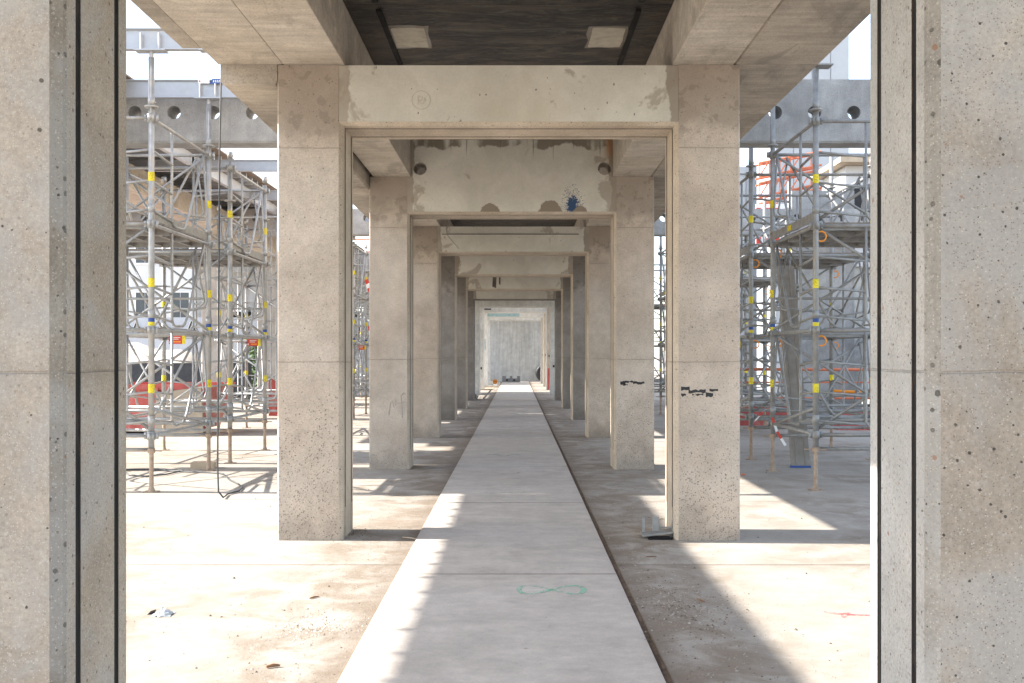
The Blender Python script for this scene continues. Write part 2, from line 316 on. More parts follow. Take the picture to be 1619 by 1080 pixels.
# ------------------------------------------------------------------ mesh helpers
class MB:
    def __init__(s): s.v = []; s.f = []; s.mi = []; s.cur = 0
    def add(s, vs, fs):
        o = len(s.v); s.v += [tuple(v) for v in vs]; s.f += [tuple(i+o for i in f) for f in fs]; s.mi += [s.cur]*len(fs); return s
    def box(s, a, b, bev=0.):
        x0, y0, z0 = a; x1, y1, z1 = b
        if not bev:
            return s.add([(x0,y0,z0),(x1,y0,z0),(x1,y1,z0),(x0,y1,z0),(x0,y0,z1),(x1,y0,z1),(x1,y1,z1),(x0,y1,z1)],
                  [(0,3,2,1),(4,5,6,7),(0,1,5,4),(1,2,6,5),(2,3,7,6),(3,0,4,7)])
        e = bev
        return s.prism([(x0+e,y0),(x1-e,y0),(x1,y0+e),(x1,y1-e),(x1-e,y1),(x0+e,y1),(x0,y1-e),(x0,y0+e)], z0, z1)
    def prism(s, pts, z0, z1, axis='z'):
        n = len(pts)
        def P(p, t):
            return (p[0], p[1], t) if axis == 'z' else ((t, p[0], p[1]) if axis == 'x' else (p[0], t, p[1]))
        vs = [P(p, z0) for p in pts]+[P(p, z1) for p in pts]
        fs = [tuple(range(n-1, -1, -1)), tuple(range(n, 2*n))]+[(i, (i+1) % n, n+(i+1) % n, n+i) for i in range(n)]
        if axis == 'y': fs = [f[::-1] for f in fs]
        return s.add(vs, fs)
    def tube(s, pts, r, n=8, cap=True):
        pts = [Vector(p) for p in pts]; rings = []; up0 = None
        for i, p in enumerate(pts):
            if i == 0: t = pts[1]-p
            elif i == len(pts)-1: t = p-pts[-2]
            else: t = (pts[i+1]-p).normalized()+(p-pts[i-1]).normalized()
            t.normalize()
            if up0 is None:
                up0 = Vector((0, 0, 1)) if abs(t.z) < .9 else Vector((1, 0, 0))
            a = t.cross(up0); 
            if a.length < 1e-4: a = t.cross(Vector((0, 1, 0)))
            a.normalize(); b = t.cross(a); up0 = -b if (-b).dot(up0) > 0 else b
            rr = r[i] if isinstance(r, (list, tuple)) else r
            rings.append([p+a*math.cos(2*math.pi*k/n)*rr+b*math.sin(2*math.pi*k/n)*rr for k in range(n)])
        vs = [v for q in rings for v in q]; fs = []
        for i in range(len(rings)-1):
            for k in range(n):
                fs.append((i*n+k, i*n+(k+1) % n, (i+1)*n+(k+1) % n, (i+1)*n+k))
        if cap: fs += [tuple(range(n-1, -1, -1)), tuple(range((len(rings)-1)*n, len(rings)*n))]
        return s.add(vs, fs)
    def ring(s, c, R_, r, ax='y', n=20, m=6, a0=0, a1=2*math.pi):
        pts = []
        for i in range(n+1):
            a = a0+(a1-a0)*i/n; u, v = math.cos(a)*R_, math.sin(a)*R_
            pts.append({'y': (c[0]+u, c[1], c[2]+v), 'x': (c[0], c[1]+u, c[2]+v), 'z': (c[0]+u, c[1]+v, c[2])}[ax])
        return s.tube(pts, r, m)
    def mat(s, i): s.cur = i; return s
    def build(s, name, mats, parent=None, smooth=False, loc=None):
        me = bpy.data.meshes.new(name); me.from_pydata(s.v, [], s.f)
        if not isinstance(mats, (list, tuple)): mats = [mats]
        for m in mats: me.materials.append(m)
        if len(mats) > 1: me.polygons.foreach_set('material_index', s.mi)
        if smooth: me.polygons.foreach_set('use_smooth', [True]*len(me.polygons))
        me.validate(); me.update()
        o = bpy.data.objects.new(name, me); COL.objects.link(o)
        if parent: o.parent = parent
        if loc: o.location = loc
        return o
def tag(o, label=None, cat=None, group=None, kind=None):
    if label: o['label'] = label
    if cat: o['category'] = cat
    if group: o['group'] = group
    if kind: o['kind'] = kind
    return o
def empty(name, loc, label=None, cat=None, group=None, rz=0, kind=None):
    o = bpy.data.objects.new(name, None); COL.objects.link(o); o.location = loc; o.rotation_euler.z = rz; o.empty_display_size = .2
    return tag(o, label, cat, group, kind)
def dup(o, parent=None):
    c = o.copy(); COL.objects.link(c); c.parent = parent
    for ch in list(o.children): dup(ch, c)
    return c
def inst(o, name, parent, loc=(0, 0, 0), rz=0, sc=None):
    c = bpy.data.objects.new(name, o.data); COL.objects.link(c); c.parent = parent; c.location = loc; c.rotation_euler.z = rz
    if sc: c.scale = sc
    return c
def P(x, y, d):
    return Vector(((x-817)/F*d+CAMX, d, CAMH+(562.5-y)/F*d))
def GX(x, y, z=0.):
    d = F*(CAMH-z)/(y-562.5); return Vector(((x-817)/F*d+CAMX, d, z))

def plate(mb, x0, x1, z0, z1, y0, y1, holes, n=20):
    """solid wall slice in the XZ plane with round holes bored through it"""
    holes = sorted(holes); cur = x0
    for (cx, cz, r) in holes:
        h = r*1.2; a, b = max(x0, cx-h), min(x1, cx+h); c0, c1 = cz-h, cz+h
        if a > cur+1e-4: mb.box((cur, y0, z0), (a, y1, z1))
        if c0 > z0: mb.box((a, y0, z0), (b, y1, c0))
        if c1 < z1: mb.box((a, y0, c1), (b, y1, z1))
        vs = []; fs = []
        for k in range(n):
            t = 2*math.pi*(k+.5)/n; u, v = math.cos(t), math.sin(t); q = 1/max(abs(u), abs(v))
            ox = min(max(cx+u*q*h, a), b); oz = cz+v*q*h
            for yy in (y0, y1): vs += [(cx+u*r, yy, cz+v*r), (ox, yy, oz)]
        # square corners
        for k in range(n):
            j = (k+1) % n; i0, o0, i1, o1 = k*4, k*4+1, k*4+2, k*4+3; I0, O0, I1, O1 = j*4, j*4+1, j*4+2, j*4+3
            fs += [(i0, o0, O0, I0), (i1, I1, O1, o1), (i0, I0, I1, i1)]
        base = len(vs)
        for k in range(n):
            t0 = 2*math.pi*(k+.5)/n; t1 = 2*math.pi*(k+1.5)/n
            for qd in (45, 135, 225, 315):
                q = R(qd)
                if t0 < q < t1 or t0 < q+2*math.pi < t1:
                    cxx = min(max(cx+h*(1 if math.cos(q) > 0 else -1), a), b); czz = cz+h*(1 if math.sin(q) > 0 else -1); j = (k+1) % n
                    vs += [(cxx, y0, czz), (cxx, y1, czz)]; fs += [(k*4+1, len(vs)-2, j*4+1), (k*4+3, j*4+3, len(vs)-1)]
        mb.add(vs, fs); cur = b
    if cur < x1-1e-4: mb.box((cur, y0, z0), (x1, y1, z1))
    return mb

# ------------------------------------------------------------------ ground, floor, walkway
g_ = MB(); g_.add([(-500, -300, -.07), (500, -300, -.07), (500, 900, -.07), (-500, 900, -.07)], [(0, 1, 2, 3)])
tag(g_.build('ground', M['earth']), kind='structure')
fl = empty('floor', (0, 0, 0), kind='structure')
ys = [-6, .55, 7.08, 13.55, 20.1, 26.6, 33.1, 39.6, 46.1, 52.6, 60.]
def slab(name, x0, x1, y0, y1, z1, z0, mat, parent, j=.008, bev=.006):
    mb = MB(); a, b, c, d = x0+j, x1-j, y0+j, y1-j
    e = bev
    vs = [(a, c, z0), (b, c, z0), (b, d, z0), (a, d, z0), (a, c, z1-e), (b, c, z1-e), (b, d, z1-e), (a, d, z1-e),
          (a+e, c+e, z1), (b-e, c+e, z1), (b-e, d-e, z1), (a+e, d-e, z1)]
    fs = [(0, 3, 2, 1), (0, 1, 5, 4), (1, 2, 6, 5), (2, 3, 7, 6), (3, 0, 4, 7), (4, 5, 9, 8), (5, 6, 10, 9), (6, 7, 11, 10), (7, 4, 8, 11), (8, 9, 10, 11)]
    mb.add(vs, fs); return mb.build(name, mat, parent)
for i in range(len(ys)-1):
    for (x0, x1) in ((-14.5, -6.9), (-6.9, -.742), (.776, 6.9), (6.9, 14.5)):
        slab('floor_slab', x0, x1, ys[i], ys[i+1], 0, -.065, M['floor'], fl, .011, .003)
wk = empty('walkway', (0, 0, 0), kind='structure')
y = -3.05; k = 0
while y < 54.5:
    y1 = min(y+3.25, 55.2)
    slab('walkway_slab', -.762, .757, y, y1, .018+.001*(k % 3), -.06, M['walk'], wk, .013, .004); y += 3.25; k += 1
DD = plain('joint_shade', (.13, .10, .08), .95, 0, .4, 20)  # dark strips stand in for the shade inside the slab joints
for q in range(1, 18):
    mb = MB(); yy = -3.05+3.25*q; mb.box((-.745, yy-.0125, -.02), (.740, yy+.0125, .0172)); mb.build('joint_shade', DD, wk)
for yy in ys[2:5]:
    for (x0, x1) in ((-6.8, -.80), (.82, 6.8)):
        mb = MB(); mb.box((x0, yy-.0105, -.04), (x1, yy+.0105, -.0008)); mb.build('joint_shade', DD, fl)
# dirt lying in the slot right of the walkway
mb = MB(); rows = []
for i in range(400):
    yy = -2+i*.145; rows.append([(.742, yy, -.022), (.758, yy, -.02+random.random()*.008), (.775, yy, -.016+random.random()*.012), (.797, yy, -.008+random.random()*.006)])
vs = [v for r_ in rows for v in r_]; fs = [(i*4+j, i*4+j+1, i*4+j+5, i*4+j+4) for i in range(399) for j in range(3)]
mb.add(vs, fs); tag(mb.build('slot_dirt', plain('dark_dirt', (.17, .12, .085), .95, 0, .4, 20)), kind='stuff', label='brown dirt lying in the open slot along the right edge of the walkway')

def floor_line(pts, w):
    mb = MB(); L_, R_ = [], []; q = []
    for i in range(len(pts)-1):
        a, b = GX(*pts[i]), GX(*pts[i+1]); n = 14
        for k in range(n): t = k/n; p = a.lerp(b, t); q.append((p.x+random.uniform(-.006, .006), p.y+random.uniform(-.006, .006)))
    for i, p in enumerate(q): ww = w*random.uniform(.4, 1.2); L_.append((p[0], p[1]+ww, .0012)); R_.append((p[0], p[1]-ww, .0012))
    n = len(q); mb.add(L_+R_, [(i, n+i, n+i+1, i+1) for i in range(n-1)])
    mb.build('floor_crack', M['grit'], fl)
floor_line([(150, 872), (200, 852), (265, 821), (325, 790), (345, 783), (400, 757), (440, 737), (470, 722)], .009)
floor_line([(553, 880), (540, 898), (520, 905)], .006)
floor_line([(1075, 934), (1085, 948), (1110, 958)], .006)
# ------------------------------------------------------------------ portal frames
HW, OW, T = 1.350, .030, .525
SOF = 3.37; CT = 3.86
D0, STEP = 3.01, 5.0
def jamb_profile(T=T):
    # (offset outwards from the opening plane, depth)
    gr = .028
    return [(OW, 0.), (.004, .035), (0, .05), (0, .112), (gr, .113), (gr, .143), (0, .144), (0, .412), (gr, .413), (gr, .443), (0, .444), (0, T-.008), (.008, T), (OW, T)]
def sweep_part(name, parent, hw, side, mat):
    prof = jamb_profile(); n = len(prof); mb = MB()
    if side == 0:   # head, mitred at both ends
        A = [(-(hw+o), d, SOF+o) for o, d in prof]; B = [((hw+o), d, SOF+o) for o, d in prof]
    else:
        A = [(side*(hw+o), d, 0) for o, d in prof]; B = [(side*(hw+o), d, SOF+o) for o, d in prof]
    vs = A+B; fs = [(i, i+1, n+i+1, n+i) for i in range(n-1)]
    if side == 1 : fs = [f[::-1] for f in fs]
    mb.mi = []
    mb.add(vs, fs)
    for i in (0, 1): mb.mi[i] = 1
    # back wall of the sweep closes it
    mb.add([A[0], A[-1], B[-1], B[0]], [(0, 1, 2, 3)])
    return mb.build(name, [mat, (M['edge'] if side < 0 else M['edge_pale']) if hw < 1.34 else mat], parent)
FR_LABELS = {
 0: 'nearest concrete portal frame whose two pillars fill the left and right picture edges',
 1: 'first full concrete portal frame with low painted lintel and black tape on its right pillar',
 2: 'second full concrete portal frame, tall painted lintel with drips, two round holes and blue splatter',
 3: 'third full concrete portal frame, lintel with thin diagonal crack under black slab',
 4: 'fourth concrete portal frame in the row, grey streaked lintel with damp corners',
 5: 'fifth concrete portal frame in the row, darker pillars and dark streak on lintel',
 6: 'sixth concrete portal frame in the row, dark weathered pillars before the whitewashed ones',
 7: 'first of the whitewashed far portal frames, largest of them',
 8: 'whitewashed far portal frame with black mark, second of the pale ones',
 9: 'whitewashed far portal frame with teal paint along its lintel and left pillar',
 10: 'last and smallest portal frame, white, right before the end wall'}
frames = []
for i in range(11):
    d = D0+STEP*i; hw = 1.33 if i == 0 else HW
    fr = empty('portal_frame', (0, d, 0), FR_LABELS[i], 'portal frame', 'portal frames lining the walkway'); frames.append(fr)
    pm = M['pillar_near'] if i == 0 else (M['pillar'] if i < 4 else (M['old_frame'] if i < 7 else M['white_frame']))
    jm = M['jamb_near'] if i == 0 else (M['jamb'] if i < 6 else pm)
    co_ = hw+OW+.50
    for sgn in (-1, 1):
        mb = MB(); a, b = sorted((sgn*(hw+OW), sgn*co_)); e = .014
        if sgn < 0: pts = [(a+e, 0), (b, 0), (b, T), (a+e, T), (a, T-e), (a, e)]
        else: pts = [(a, 0), (b-e, 0), (b, e), (b, T-e), (b-e, T), (a, T)]
        mb.prism(pts, 0, CT)
        c = mb.build('pillar', pm if i < 8 or sgn < 0 else M['jamb'], fr)
        sweep_part('jamb', fr, hw, sgn, M['jamb_grey'] if (i == 0 and sgn > 0) else jm)
        for dd in (.128, .428):
            m2 = MB(); x0, x1 = sorted((sgn*(hw+.0275), sgn*(hw+.003))); m2.box((x0, dd-.0145, .002), (x1, dd+.0145, SOF+.002)); m2.build('channel_strip', M['channel'], fr)
            if i < 4:
                m3 = MB()
                for q in (.0165,):
                    x0, x1 = sorted((sgn*(hw+.02), sgn*(hw-.0015))); m3.box((x0, dd+q-.0015, .25 if i else 0.), (x1, dd+q+.0015, SOF-.002))
                m3.build('steel_angle', M['steel_edge'], fr)
    sweep_part('head_lining', fr, hw, 0, jm)
    for dd in (.128, .428):
        m2 = MB(); m2.box((-hw-.0025, dd-.0145, SOF+.0025), (hw+.0025, dd+.0145, SOF+.0275)); m2.build('channel_strip', M['channel'], fr)
    mb = MB(); x = hw+OW-.001
    mb.box((-x, .002, SOF+OW), (x, T-.002, CT-.002))
    if i in (2, 4, 5, 6, 7, 8, 9, 10):
        hl = [(-1.21, 3.97, .088), (1.225, 3.97, .088)] if i == 2 else []
        plate(mb, -1.328, 1.328, CT-.002, 4.348, .002, T-.1, hl)
    mb.build('lintel', M['paint2'] if i == 2 else (M['paint1'] if i < 6 else (M['old_frame'] if i < 6 else M['white_frame'] if i > 6 else M['paint1'])), fr)
f1, f2, f3 = frames[1], frames[2], frames[3]
# black tape residue on the right pillars
def tape(fr, pts, hx):
    mb = MB()
    for (x0, x1, z0, z1) in pts:
        n = max(3, int((x1-x0)/.02)); top = []; bot = []
        for i in range(n+1):
            xx = x0+(x1-x0)*i/n; top.append((xx, z1+random.uniform(-.009, .006))); bot.append((xx, z0+random.uniform(-.006, .01)))
        for i in range(n):
            a, b, c, d = bot[i], bot[i+1], top[i+1], top[i]
            mb.add([(p[0], -.0015, p[1]) for p in (a, b, c, d)]+[(p[0], .001, p[1]) for p in (a, b, c, d)],
                   [(0, 1, 2, 3), (0, 4, 5, 1), (1, 5, 6, 2), (2, 6, 7, 3), (3, 7, 4, 0)])
    mb.build('tape_residue', M['black'], fr)
tape(f1, [(1.40, 1.47, 1.215, 1.25), (1.46, 1.60, 1.195, 1.225), (1.40, 1.44, 1.17, 1.195), (1.60, 1.66, 1.165, 1.20), (1.49, 1.58, 1.175, 1.19), (1.63, 1.70, 1.21, 1.235)], 0)
tape(f2, [(1.43, 1.50, 1.12, 1.165), (1.49, 1.60, 1.145, 1.17), (1.60, 1.75, 1.125, 1.16), (1.47, 1.53, 1.105, 1.13)], 0)
mb = MB(); mb.ring((-.71, -.0005, 3.545+.03), .075, .0012, 'y', 24, 4)
mb.tube([(-.735, -.002, 3.54), (-.735, -.002, 3.61), (-.70, -.002, 3.60), (-.705, -.002, 3.575), (-.733, -.002, 3.57), (-.70, -.002, 3.54)], .0012, 4)
mb.tube([(-.69, -.002, 3.545), (-.68, -.002, 3.60), (-.67, -.002, 3.56)], .0012, 4)
mb.build('pencil_mark', M['pencil'], f1)
mb = MB()   # scribble scratched into the second left pillar
zz = 1.5-.68
mb.tube([(-1.62, -.001, zz-.1), (-1.60, -.001, zz+.06), (-1.57, -.001, zz+.08), (-1.555, -.001, zz)], .006, 5)
mb.tube([(-1.53, -.001, zz+.02), (-1.53, -.001, zz+.11)], .005, 5)
mb.tube([(-1.44, -.001, zz-.14), (-1.46, -.001, zz+.15), (-1.43, -.001, zz+.19), (-1.40, -.001, zz+.17)], .006, 5)
mb.tube([(-1.50, -.001, zz+.05), (-1.41, -.001, zz+.07)], .005, 5)
mb.build('scratched_letters', M['pencil'], f2)
mb = MB(); mb.tube([(-1.23, 0, 3.84), (-1.2, -.001, 3.70), (-1.12, -.001, 3.6), (-.99, -.001, 3.45)], .006, 5); mb.build('crack', M['pencil'], f3)
m = MB(); m.box((-1.3, -.012, 3.60+.11), (1.2, .01, 3.60+.125)); m.build('seam', M['old_frame'], f3)
# steel lip on the underside of lintel 1 to 3 left free; dark streak on frame 5
mb = MB(); mb.prism([(-.63, 3.46), (-.52, 3.42), (-.50, 3.9), (-.52, 4.3), (-.60, 4.3), (-.61, 3.8)], -.001, .004, 'y'); mb.prism([(-.44, 3.55), (-.40, 3.5), (-.38, 4.3), (-.43, 4.3)], -.001, .004, 'y'); mb.build('dark_streak', plain('brown_stain', (.12, .105, .09), .9, 0, .4, 9), frames[5])
mb = MB(); mb.box((-1.36, -.006, 3.40), (.2, .003, 3.62)); mb.build('teal_paint', M['cloth'], frames[9])
mb = MB(); mb.box((-1.7, -.006, 1.8), (-1.45, .003, 2.3)); mb.box((-1.6, -.006, .2), (-1.5, .003, .9)); mb.build('teal_paint', M['cloth'], frames[9])
for fr_, zz in ((frames[7], 1.05), (frames[8], 1.45), (frames[9], 1.5), (frames[10], 1.5)):
    mb = MB(); mb.box((1.45, -.006, zz), (1.62, .003, zz+.09)); mb.build('black_mark', M['black'], fr_)
mb = MB(); mb.box((-1.6, -.006, .9), (-1.45, .003, 1.0)); mb.box((-1.35, -.006, 3.5), (-1.05, .003, 3.56)); mb.build('black_mark', M['black'], frames[8])
mb = MB(); mb.box((1.42, -.02, .0), (1.62, -.004, .95)); mb.build('red_board', M['skip_red'], frames[8])
mb = MB(); mb.box((-1.60, -.03, .05), (-1.56, 0, 1.9)); mb.box((-1.9, -.025, .0), (-1.85, 0, 1.2)); mb.build('pipe_stub', M['galv_dull'], frames[9])

# ------------------------------------------------------------------ roof beams and slabs, bay by bay
def beam(name, x0, x1, y0, y1, z0, z1, mat, label, group, cat='roof beam', bev=.004, parts=None):
    e = bev; y0 += .003; y1 -= .003
    mb = MB(); pts = [(x0+e, z0), (x1-e, z0), (x1, z0+e), (x1, z1), (x0, z1), (x0, z0+e)]
    mb.prism(pts, y0, y1, 'y'); o = mb.build(name, mat); tag(o, label, cat, group); return o
ORD = ['nearest', 'second', 'third', 'fourth', 'fifth', 'sixth', 'seventh', 'eighth', 'ninth', 'tenth', 'eleventh']
for b in range(11):
    y0 = -2.0 if b == 0 else D0+STEP*b; y1 = D0+STEP*(b+1) if b < 10 else 57
    if b == 0: y1 = 8.01
    else: y0, y1 = D0+STEP*b, (D0+STEP*(b+1) if b < 10 else 57.0)
    w = 'over the nearest bay' if b == 0 else f'over the {ORD[b]} bay from the camera'
    beam('roof_beam', -1.828, -1.332, y0, y1, CT+.002, 6.6, M['beam'], f'pale concrete roof beam with added unseen upstand resting on the left pillars {w}', 'roof beams over the left pillars')  # top raised above view as an added upstand blocking sun on the right towers
    beam('roof_beam', 1.332, 1.828, y0, y1, CT+.002, 6.2, M['beam'], f'pale concrete roof beam with added unseen upstand resting on the right pillars {w}', 'roof beams over the right pillars')  # also heightened out of view to keep the right scaffolding shaded
    if b == 0:
        beam('eaves_slab', -2.36, -1.832, y0, y1, CT+.004, 4.9, M['beam'], 'pale concrete eaves slab flush beside the left roof beam over the nearest bay', None, 'eaves slab')
        o = beam('eaves_lip', -2.51, -2.362, y0, 7.6, CT+.007, 4.5, M['beam_dark'], 'stained concrete lip along the outer edge of the nearest left eaves slab', None, 'concrete lip')
    else:
        beam('edge_beam', -2.34, -1.88, y0, y1, 3.706, 4.9, M['beam_dark'] if b == 1 else M['beam'], f'deeper concrete edge beam outside the left pillars {w}', 'edge beams outside the left pillars', 'edge beam', .02)
    beam('eaves_slab', 1.90 if 0 else 1.832, 2.53, y0, y1, CT+.004, 4.5, M['beam_dark'], f'stained board-marked concrete eaves slab right of the right roof beam {w}', 'right eaves slabs', 'eaves slab', .02)
    if b >= 7: continue
    sl = empty('roof_slab', (0, y0, 0), f'black painted ceiling slab between the roof beams {w}', 'ceiling slab', 'black ceiling slabs')
    q = beam('slab_panel', -1.331, 1.331, 0, y1-y0, 4.35, 4.62, M['ceiling'], None, None, None); q.parent = sl
    if b < 3:
        for sx in (-1, 1):
            m2 = MB(); m2.box((sx*1.07-.022, .1, 4.330), (sx*1.07+.022, y1-y0-.1, 4.352)); m2.build('cast_in_rail', M['channel'], sl)
            for py in ((.55,) if b else (5.2, 7.6)):
                m2 = MB(); pts = []; cc = [(-1, -1), (1, -1), (1, 1), (-1, 1)]
                for t in range(4):
                    for f_ in (.03, .35, .65, .97):
                        u = cc[t][0]*(1-f_)+cc[(t+1) % 4][0]*f_; v = cc[t][1]*(1-f_)+cc[(t+1) % 4][1]*f_; jj = random.uniform(.93, 1.02)
                        pts.append((sx*.88+u*.148*jj-.01, py+.27+v*.27*jj))
                m2.prism(pts, 4.344, 4.352); m2.build('bare_patch', M['pad'], sl)
                m3 = MB(); m3.prism([(px_*1.0+(px_-sx*.88)*random.uniform(.08, .35), py_+(py_-py-.27)*random.uniform(.08, .25)) for px_, py_ in pts], 4.348, 4.353); m3.build('patch_rim', M['edge'], sl)

# transverse grey beams with round holes, left and right of frames
def cross_beam(y0, xa, xb, z0, z1, xs, label, th=.36):
    mb = MB(); plate(mb, xa, xb, z0+.02, z1, y0, y0+th, [(x, z0+.40, .09) for x in xs])
    mb.box((xa, y0+.012, z0), (xb, y0+th-.012, z0+.02))
    return tag(mb.build('perforated_beam', M['side_beam']), label, 'perforated beam', 'perforated cross beams')
lx = [P(213-62*k, 174, 13.1).x for k in range(-3, 12)]
cross_beam(13.1, -10.5, -2.345, 4.33, 4.94, [x for x in lx if x < -2.6 and x > -10.2], 'grey concrete cross beam with round holes behind the scaffolding at upper left')
rx = [P(1350+62*k, 175, 13.1).x for k in range(-3, 9)]
cross_beam(13.1, 2.535, 9.8, 4.33, 5.17, [x for x in rx if 2.7 < x < 9.5], 'grey concrete cross beam with round holes behind the scaffolding at upper right')
cross_beam(23.1, -10.5, -2.345, 4.33, 4.94, [x for x in lx if x < -2.6 and x > -10.2], 'farther perforated cross beam seen in the slot right of the first left pillar')
cross_beam(23.1, 2.535, 9.8, 4.33, 4.94, [x for x in rx if 2.7 < x < 9.5], 'farther perforated cross beam seen in the slot left of the first right pillar')
cross_beam(33.1, -10.5, -2.345, 4.33, 4.94, [], 'farthest grey cross beam on the left, seen under the nearer perforated ones')

# ------------------------------------------------------------------ scaffold towers
Z0, LIFT = .62, 1.165
def coupler(mb, z, r=.047):
    mb.tube([(0, 0, z-.045), (0, 0, z+.045)], r, 10)
    for a in (0, 90, 180, 270):
        u, v = math.cos(R(a)), math.sin(R(a)); c = Vector((u*.06, v*.06, z)); mb.box(c-Vector((.016, .016, .035)), c+Vector((.016, .016, .035)))
def make_tower(label, group, Wd, Dp, top=4.78, head=True, deck=(2,), rings=False, metal='galv', dirx=1):
    """origin at the foot of the post nearest the corridor and the camera; dirx = direction of the far side"""
    g = M[metal]; t = empty('scaffold_tower', (0, 0, 0), label, 'scaffold tower', group)
    # post
    mb = MB(); mb.tube([(0, 0, Z0-.14), (0, 0, top)], .033, 12)
    for k in range(4): coupler(mb, Z0+k*LIFT, .045); mb.tube([(0, 0, Z0+k*LIFT+.13), (0, 0, Z0+k*LIFT+.22)], .038, 12); mb.tube([(.03, 0, Z0+k*LIFT+.17), (.048, 0, Z0+k*LIFT+.17)], .011, 6)
    mb.tube([(0, 0, top-.55), (0, 0, top-.535)], .075, 12)
    p0 = mb.build('post', g, t, True)
    mb = MB(); mb.tube([(0, 0, .012), (0, 0, Z0-.1)], .0245, 10); mb.tube([(0, 0, Z0-.19), (0, 0, Z0-.14)], .042, 8)
    mb.box((-.075, -.06, 0), (.075, .06, .010)); mb.tube([(0, 0, .01), (0, 0, .05)], [.04, .028], 10)
    mb.tube([(-.12, .02, Z0-.165), (.12, -.02, Z0-.165)], .009, 6)
    jk = mb.build('base_jack', M['rust'], p0, False)
    def label_ring(z, mat, hgt=.10, r=.0345):
        m_ = MB(); m_.tube([(0, 0, z-hgt/2), (0, 0, z+hgt/2)], r, 12, False); return m_.build('label', mat, p0, True)
    labs = [label_ring(Z0+.52+k*LIFT, M['yellow']) for k in range(3)]
    labs += [label_ring(1.895, M['blue'], .045), label_ring(1.85, M['yellow'], .045)]
    hd = None
    if head:
        mb = MB(); mb.tube([(0, 0, top-.02), (0, 0, top+.07)], .025, 10); mb.box((-.17, -.07, top+.065), (.17, .07, top+.08))
        for sx in (-1, 1):
            for yy in (-.045, .045): mb.tube([(sx*.10, yy, top+.08), (sx*.10, yy, top+.26)], .013, 8)
        hd = mb.build('fork_head', M['alu'], p0)
    posts = [p0]
    for (x, y) in ((dirx*Wd, 0), (0, Dp), (dirx*Wd, Dp)):
        q = dup(p0, t); q.location = (x, y, 0); posts.append(q)
    # ledgers
    def tubeobj(name, a, b, r=.0215, mat=g):
        m_ = MB(); m_.tube([a, b], r, 8); return m_.build(name, mat, t, True)
    lx_ = tubeobj('ledger', (0, 0, 0), (dirx*Wd, 0, 0)); ly_ = tubeobj('ledger', (0, 0, 0), (0, Dp, 0))
    first = True
    for k in range(4):
        for y in (0, Dp):
            if first: lx_.location = (0, y, Z0+k*LIFT)
            else: inst(lx_, 'ledger', t, (0, y, Z0+k*LIFT))
            if first: ly_.location = (0, 0, Z0+k*LIFT)
            elif y == 0: inst(ly_, 'ledger', t, (0, 0, Z0+k*LIFT))
            first = False
        inst(ly_, 'ledger', t, (dirx*Wd, 0, Z0+k*LIFT))
    # doubled ledgers near the ground
    for dz in (-.10, .10): 
        for y in (0, Dp): inst(lx_, 'ledger', t, (0, y+.05, Z0+dz*1.6))
    # guard frames: bent tube hanging below each ledger
    def guard(L_, ax, name='guard_frame'):
        m_ = MB()
        def q(u, z): return (dirx*u, 0, z) if ax == 'x' else (0, u, z)
        h = LIFT
        a, b = .32*L_, .90*L_
        m_.tube([q(a, h-.02), q(a, .14), q(a+.04, .08), q(a+.12, .06), q(.50*L_, .07), q(.54*L_, .10), q(.58*L_, .18), q(b, h-.03)], .0165, 8)
        for z in (.14, .46, .80): m_.tube([q(0, z+.02), q(a, z-.03)], .015, 6)
        m_.tube([q(b-.02, h-.05), q(b+.06*L_, .42), q(b+.02*L_, .34), q(.62*L_, .27)], .013, 6)
        return m_.build(name, g, t, True)
    gx = guard(Wd, 'x'); gy = guard(Dp, 'y'); gx.location = (0, 0, Z0); gy.location = (0, 0, Z0)
    for k in range(3):
        z = Z0+k*LIFT
        if k: inst(gx, 'guard_frame', t, (0, 0, z)); inst(gy, 'guard_frame', t, (0, 0, z))
        o = inst(gx, 'guard_frame', t, (dirx*Wd, Dp, z), math.pi); o = inst(gy, 'guard_frame', t, (dirx*Wd, Dp, z), math.pi)
    # diagonal braces
    for k in range(3):
        z = Z0+k*LIFT; s_ = k % 2
        tubeobj('brace', (0, .03, z+(LIFT if s_ else .05)), (dirx*Wd, .03, z+(.05 if s_ else LIFT)), .017)
        tubeobj('brace', (0, Dp-.03, z+(.05 if s_ else LIFT)), (dirx*Wd, Dp-.03, z+(LIFT if s_ else .05)), .017)
        tubeobj('brace', (dirx*(Wd-.03), 0, z+(LIFT if s_ else .05)), (dirx*(Wd-.03), Dp, z+(.05 if s_ else LIFT)), .017)
    tubeobj('brace', (0, 0, Z0+.3), (0, Dp, Z0-.02), .02)
    # mid rails
    for k in (1,):
        for zz in (.46,):
            inst(lx_, 'mid_rail', t, (0, Dp, Z0+k*LIFT+zz), 0, (1, .75, .75)); 
    for k in deck:
        z = Z0+k*LIFT
        for j in range(3):
            w_ = (Dp-.1)/3; m_ = MB(); y0 = .05+j*w_; xa, xb = sorted((dirx*.03, dirx*(Wd-.03)))
            m_.mat(0).box((xa, y0+.012, z+.02), (xb, y0+w_-.012, z+.045)); m_.mat(1)
            m_.box((xa, y0+.004, z-.045), (xb, y0+.024, z+.03)); m_.box((xa, y0+w_-.024, z-.045), (xb, y0+w_-.004, z+.03))
            n_ = 4
            for i in range(n_): xx = xa+(xb-xa)*(i+.5)/n_; m_.box((xx-.02, y0+.024, z-.03), (xx+.02, y0+w_-.024, z+.018))
            m_.build('deck_board', [M['ply'], M['galv_dull']], t)
        m_ = MB(); m_.box((-.02, .04, z+.05), (-.005, Dp-.04, z+.15)); 
        m_.build('toe_board', M['galv_dull'], t)
